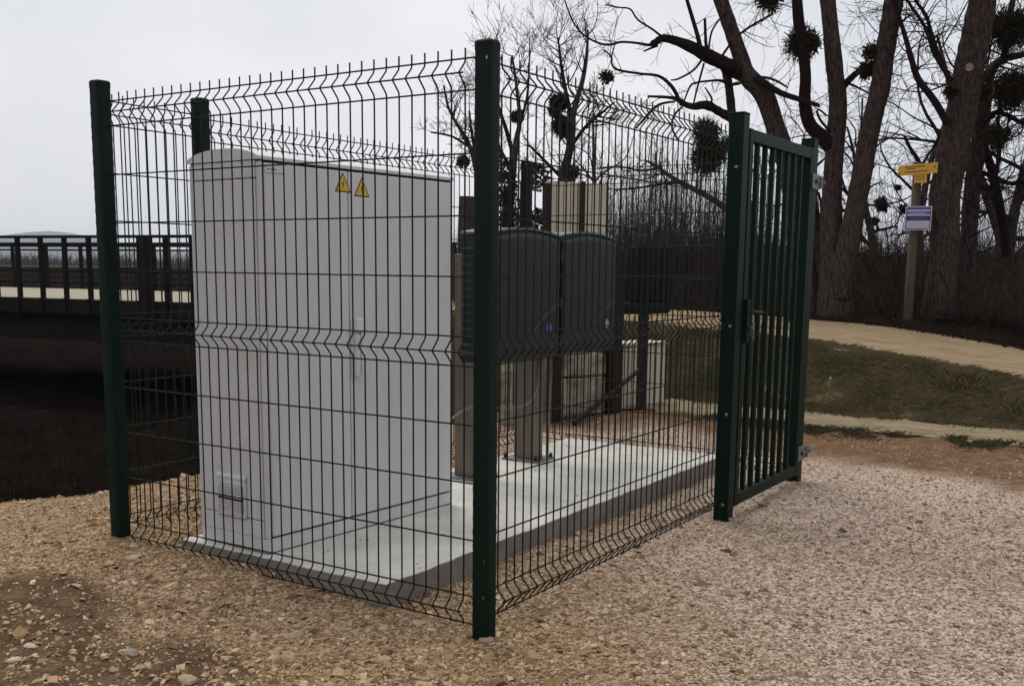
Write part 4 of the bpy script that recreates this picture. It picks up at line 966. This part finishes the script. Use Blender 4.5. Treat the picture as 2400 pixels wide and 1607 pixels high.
# brush in the ditch
pts = []
for _ in range(1500):
    x = nr.uniform(-3, 8.5); y = nr.uniform(3.6, 12.5); z = float(height(x, y)[0]); pts.append((x, y, z - .03))
brush('ditch_brush', mat('ditch_stems', (.022, .016, .010), 1, 0, .7, .8, spec=0), 'dark dead stems growing in the ditch below the bridge', 'brush', pts, .12, .45, 8, .8, .005, 9)

# ------------------------------------------------------------------ far left : wood edge, field, hill
pts = []
for _ in range(700):
    u = nr.uniform(-250, 1000); D = nr.uniform(150, 210); p = at(u, 640, D); pts.append((p[0], p[1], -.05))
brush('far_wood', M_farwood, 'far brown line of bare woodland beyond the bridge', 'wood', pts, 1.2, 3.4, 16, .35, .06, 12)
hv = []; hn = 80
for i in range(hn + 1):
    u = -900 + 3900 * i / hn
    h = 62 + 12 * math.sin(i * .35) + 9 * math.sin(i * .9 + 1) if u < 330 else 26 + 6 * math.sin(i * .5)
    h *= .6 + .4 * min(1, max(0, (330 - u) / 300)) if u < 330 else 1
    for (D, zz) in ((2100, -5), (2400, h * .75), (2700, h), (3300, -5)):
        p = at(u, 640, D); hv.append((p[0], p[1], zz))
hf = np.array([(i * 4 + j, (i + 1) * 4 + j, (i + 1) * 4 + j + 1, i * 4 + j + 1) for i in range(hn) for j in range(3)])
ho = bulk('hills', np.array(hv), hf, M_hill); ho.data.polygons.foreach_set('use_smooth', [True] * len(ho.data.polygons)); tag(ho, 'low hazy hills on the left horizon', 'hills', kind='structure')

# ------------------------------------------------------------------ gravel stones
gr = np.random.RandomState(21)
def stones(n, rmin, rmax, amin, amax, smed, ssig, keep, flat=.55, pw=1.0, zf=None):
    r_ = rmin * (rmax / rmin) ** (gr.rand(n) ** pw); a = np.radians(gr.uniform(amin, amax, n))
    x = CAM[0] + r_ * np.cos(a); y = CAM[1] + r_ * np.sin(a)
    s = np.clip(smed * np.exp(gr.normal(0, ssig, n)), .003, .05)
    k = keep(x, y, s); x, y, s = x[k], y[k], s[k]; m_ = len(x)
    z = height(x, y)[0] if zf is None else np.full(m_, zf)
    cube = np.array([(i, j, l_) for l_ in (-1, 1) for i, j in ((-1, -1), (1, -1), (1, 1), (-1, 1))], float)
    V = cube[None] * (1 + gr.uniform(-.62, .30, (m_, 8, 3)))
    V[:, 4:, :2] *= gr.uniform(.45, .95, (m_, 1, 1))
    sc = np.stack([s * gr.uniform(.8, 1.35, m_), s * gr.uniform(.55, .95, m_), s * flat * gr.uniform(.6, 1.25, m_)], 1) * .5
    V = V * sc[:, None]
    yaw = gr.uniform(0, 6.28, m_); tx = gr.normal(0, .28, m_); ty = gr.normal(0, .28, m_)
    cxr, sxr = np.cos(tx), np.sin(tx); Y = V[..., 1] * cxr[:, None] - V[..., 2] * sxr[:, None]; Zz = V[..., 1] * sxr[:, None] + V[..., 2] * cxr[:, None]; V[..., 1] = Y; V[..., 2] = Zz
    cyr, syr = np.cos(ty), np.sin(ty); X = V[..., 0] * cyr[:, None] + V[..., 2] * syr[:, None]; Zz = -V[..., 0] * syr[:, None] + V[..., 2] * cyr[:, None]; V[..., 0] = X; V[..., 2] = Zz
    cz_, sz_ = np.cos(yaw), np.sin(yaw); X = V[..., 0] * cz_[:, None] - V[..., 1] * sz_[:, None]; Y = V[..., 0] * sz_[:, None] + V[..., 1] * cz_[:, None]; V[..., 0] = X; V[..., 1] = Y
    V += np.stack([x, y, z + s * flat * .28], 1)[:, None]
    q_ = np.array([(3, 2, 1, 0), (4, 5, 6, 7), (0, 1, 5, 4), (1, 2, 6, 5), (2, 3, 7, 6), (3, 0, 4, 7)])
    Fq = (q_[None] + (np.arange(m_) * 8)[:, None, None]).reshape(-1, 4)
    return V.reshape(-1, 3), Fq
def inslab(x, y): return (x > SL['x0'] - .012) & (x < SL['x1'] + .012) & (y > SL['y0'] - .012) & (y < SL['y1'] + .012)
def base_keep(x, y):
    h = height(x, y); return (~inslab(x, y)) & (h[1] < .12) & (x < 5.5)
def keepA(x, y, s):      # coarse ballast, left and around the slab
    m = soilmask(x, y); left = 1 - sst(-.2, 1.3, x - 1.1 * y - .4)
    return base_keep(x, y) & (gr.rand(len(x)) < (.10 + .75 * left) * (1 - .75 * m) * (1 - .6 * earth(x, y)))
def keepB(x, y, s):      # finer rolled gravel everywhere
    m = soilmask(x, y); return base_keep(x, y) & (gr.rand(len(x)) < (1 - .5 * m) * (1 - .62 * earth(x, y)))
VA, FA = stones(52000, 1.7, 8.2, -6, 74, .0155, .46, keepA, .40)
VM, FM = stones(26000, 1.7, 8.4, -12, 50, .0125, .45, lambda x, y, s_: base_keep(x, y) & (gr.rand(len(x)) < .15 + .75 * sst(-.1, .3, vnoise(x * .9 + 9, y * .7 + 3))), .42, .8)
VS, FS = stones(14000, 2.5, 8.0, 10, 52, .0085, .4, lambda x, y, s_: (x > SL['x0'] + .02) & (x < SL['x1'] - .02) & (y > SL['y0'] + .02) & (y < SL['y1'] - .02) & (gr.rand(len(x)) < .012 + .05 * np.exp(-np.minimum(y - SL['y0'], SL['y1'] - y) / .06)), .5, 1.0, SL['z'])
for vv_, ff_ in ((VM, FM), (VS, FS)): FA = np.concatenate([FA, ff_ + len(VA)]); VA = np.concatenate([VA, vv_])
VB, FB = stones(120000, 1.7, 8.4, -12, 74, .0085, .38, keepB, .42, .8)
go = bulk('gravel', np.concatenate([VA, VB]), np.concatenate([FA, FB + len(VA)]), M_gravel)
tag(go, 'loose crushed beige limestone gravel around the enclosure', 'gravel', kind='stuff')
print('stones', len(VA) // 8, len(VB) // 8)

VC, FC = stones(3600, 8.5, 13.5, -4, 34, .017, .5, lambda x, y, s_: (x > 6.5) & (x < xn(y) - .05) & (gr.rand(len(x)) < .5) & (height(x, y)[1] < .1), .5)
tag(bulk('bank_pebbles', VC, FC, M_gravel), 'scattered pale pebbles and chips on the grass bank', 'pebbles', kind='stuff')
# a few bigger stones that stand out
def rock(u, v, s, mt, label, seed):
    r_ = np.random.RandomState(seed)
    d = ray(u, v); t = (-.05 - CAM[2]) / d[2]; p = CAM + d * t
    for _ in range(4): zz = float(height(p[0], p[1])[0]); t = (zz - CAM[2]) / d[2]; p = CAM + d * t
    m = MB(); nu, nv = 9, 6; ax = np.array([s * 1.2, s * .85, s * .5]); yw = r_.uniform(0, 3)
    V = []
    for j in range(nv + 1):
        th = math.pi * j / nv
        for i in range(nu):
            ph = 2 * math.pi * i / nu
            q_ = np.array([math.sin(th) * math.cos(ph), math.sin(th) * math.sin(ph), math.cos(th)]) * (1 + r_.uniform(-.14, .14) * (0 < j < nv)) * ax
            V.append((p[0] + q_[0] * math.cos(yw) - q_[1] * math.sin(yw), p[1] + q_[0] * math.sin(yw) + q_[1] * math.cos(yw), zz + s * .2 + q_[2]))
    m.add(V, [(j * nu + i, (j + 1) * nu + i, (j + 1) * nu + (i + 1) % nu, j * nu + (i + 1) % nu) for j in range(nv) for i in range(nu)])
    tag(m.build('stone', mt, org=(p[0], p[1], zz)), label, 'stone', 'larger stones on the gravel')
M_st1 = mat('pale_limestone', (.40, .31, .19), .95, 0, .25, 30, bump=.3, bscale=60); M_st2 = mat('grey_limestone', (.30, .25, .20), .95, 0, .3, 40, bump=.5, bscale=80); M_st3 = mat('cream_limestone', (.52, .45, .32), .95, 0, .15, 30)
rock(440, 1597, .032, M_st1, 'large tan stone at the bottom edge of the picture', 1)
rock(308, 1533, .026, M_st2, 'rough grey stone near the bottom left', 2)
rock(70, 1515, .019, M_st3, 'pale yellowish stone near the lower left corner', 3)
rock(33, 1549, .022, M_st3, 'cream angular stone at the lower left corner', 4)
rock(1074, 1503, .020, M_st1, 'tan stone just left of the corner post foot', 5)
rock(1140, 1502, .024, M_st1, 'stone heaped against the front corner post', 6)

# ------------------------------------------------------------------ grass blades and weeds on the bank
def blades(name, mt, label, cat, x, y, hmin, hmax, w, seed, lean=.5):
    r_ = np.random.RandomState(seed); n = len(x); z = height(x, y)[0]; H = r_.uniform(hmin, hmax, n)
    a = r_.uniform(0, 6.28, n); l_ = r_.normal(0, lean, (n, 2)) * H[:, None]
    b0 = np.stack([x - np.cos(a) * w, y - np.sin(a) * w, z - .005], 1); b1 = np.stack([x + np.cos(a) * w, y + np.sin(a) * w, z - .005], 1)
    m_ = np.stack([x + l_[:, 0] * .4, y + l_[:, 1] * .4, z + H * .6], 1); t_ = np.stack([x + l_[:, 0], y + l_[:, 1], z + H], 1)
    V = np.stack([b0, b1, m_ + (b1 - b0) * .35, t_], 1); 
    return tag(bulk(name, V.reshape(-1, 3), np.arange(n * 4).reshape(n, 4), mt), label, cat, kind='stuff')
n = 150000
y = nr.uniform(-4.5, 9, n); bs = np.minimum(6.5, xn(y) - .6); x = bs - .10 - .12 * np.abs(nr.normal(0, 1, n)) * (nr.rand(n) < .3) + nr.uniform(0, 1, n) ** .9 * (xn(y) - bs + .34)
k = (vnoise(x * 2.6, y * 2.6) + .4 * vnoise(x * 8, y * 8) > -.16 - .25 * nr.rand(n)) & (height(x, y)[1] < .3); x, y = x[k], y[k]
blades('bank_grass', M_grassb, 'short rough grass and dead stalks on the bank below the track', 'grass', x, y, .008, .06, .0022, 31, 1.3)
n = 16000; y = nr.uniform(-4, 2.3, n); x = 5.62 + .18 * vnoise(2.7, y * 1.7) + .12 * vnoise(8.7, y * 5) - .05 - np.abs(nr.normal(0, .20, n)) + .10; k = vnoise(y * 2.1, x * .7 + 3) + .4 * vnoise(y * 7, x * 3) > .02
blades('path_edge_weeds', M_weed, 'scruffy weeds along the near edge of the footpath', 'weeds', x[k], y[k], .008, .05, .0022, 33, 1.4)
n = 7000; y = nr.uniform(-5, 8, n); x = xn(y) + xw(y) + nr.normal(.25, .25, n)
blades('verge_grass', mat('verge_blades', (.034, .024, .015), .9, 0, .4, 2, spec=.1), 'dry grass fringe along the far side of the track', 'grass', x, y, .03, .14, .003, 35, 1.0)

def tuft(u, v, D, rad, n, hmax, label, seed):
    p = at(u, v, D); r_ = np.random.RandomState(seed); z0 = float(height(p[0], p[1])[0]); m_ = MB()
    for _ in range(n):
        a = r_.uniform(0, 6.28); q_ = rad * r_.rand() ** .7; x = p[0] + q_ * math.cos(a); y = p[1] + q_ * math.sin(a); h = hmax * r_.uniform(.4, 1) * (1 - .5 * q_ / rad)
        z = float(height(x, y)[0]); b = r_.uniform(0, 6.28); w = .003; lx, ly = r_.normal(0, .35, 2) * h + .3 * h * np.array([math.cos(a), math.sin(a)])
        m_.add([(x - w * math.cos(b), y - w * math.sin(b), z - .01), (x + w * math.cos(b), y + w * math.sin(b), z - .01), (x + lx * .45 + w, y + ly * .45, z + h * .65), (x + lx, y + ly, z + h)], [(0, 1, 2, 3)])
    tag(m_.build('grass_tuft', M_grassb, org=(p[0], p[1], z0)), label, 'grass tuft', 'grass tufts on the bank')
tuft(2255, 846, 10.4, .24, 700, .20, 'tall grass tuft on the edge of the dirt track', 3)
tuft(2380, 905, 9.9, .22, 420, .14, 'grass tuft at the right edge of the picture on the bank', 4)
# ------------------------------------------------------------------ haze in the valley air
hz = MB(); hz.b2(-2600, 4100, -2600, 4100, -3.5, 92)
mh = bpy.data.materials.new('valley_haze'); mh.use_nodes = True
nh = mh.node_tree.nodes; lh = mh.node_tree.links
for n in list(nh): nh.remove(n)
ho_ = nh.new('ShaderNodeOutputMaterial'); pv = nh.new('ShaderNodeVolumePrincipled')
pv.inputs['Color'].default_value = (.86, .92, 1.0, 1); pv.inputs['Density'].default_value = 0.0002; pv.inputs['Anisotropy'].default_value = 0.2
lh.new(pv.outputs[0], ho_.inputs['Volume'])
hzo = hz.build('haze', mh); tag(hzo, 'thin pale haze over the valley', 'haze', kind='stuff')
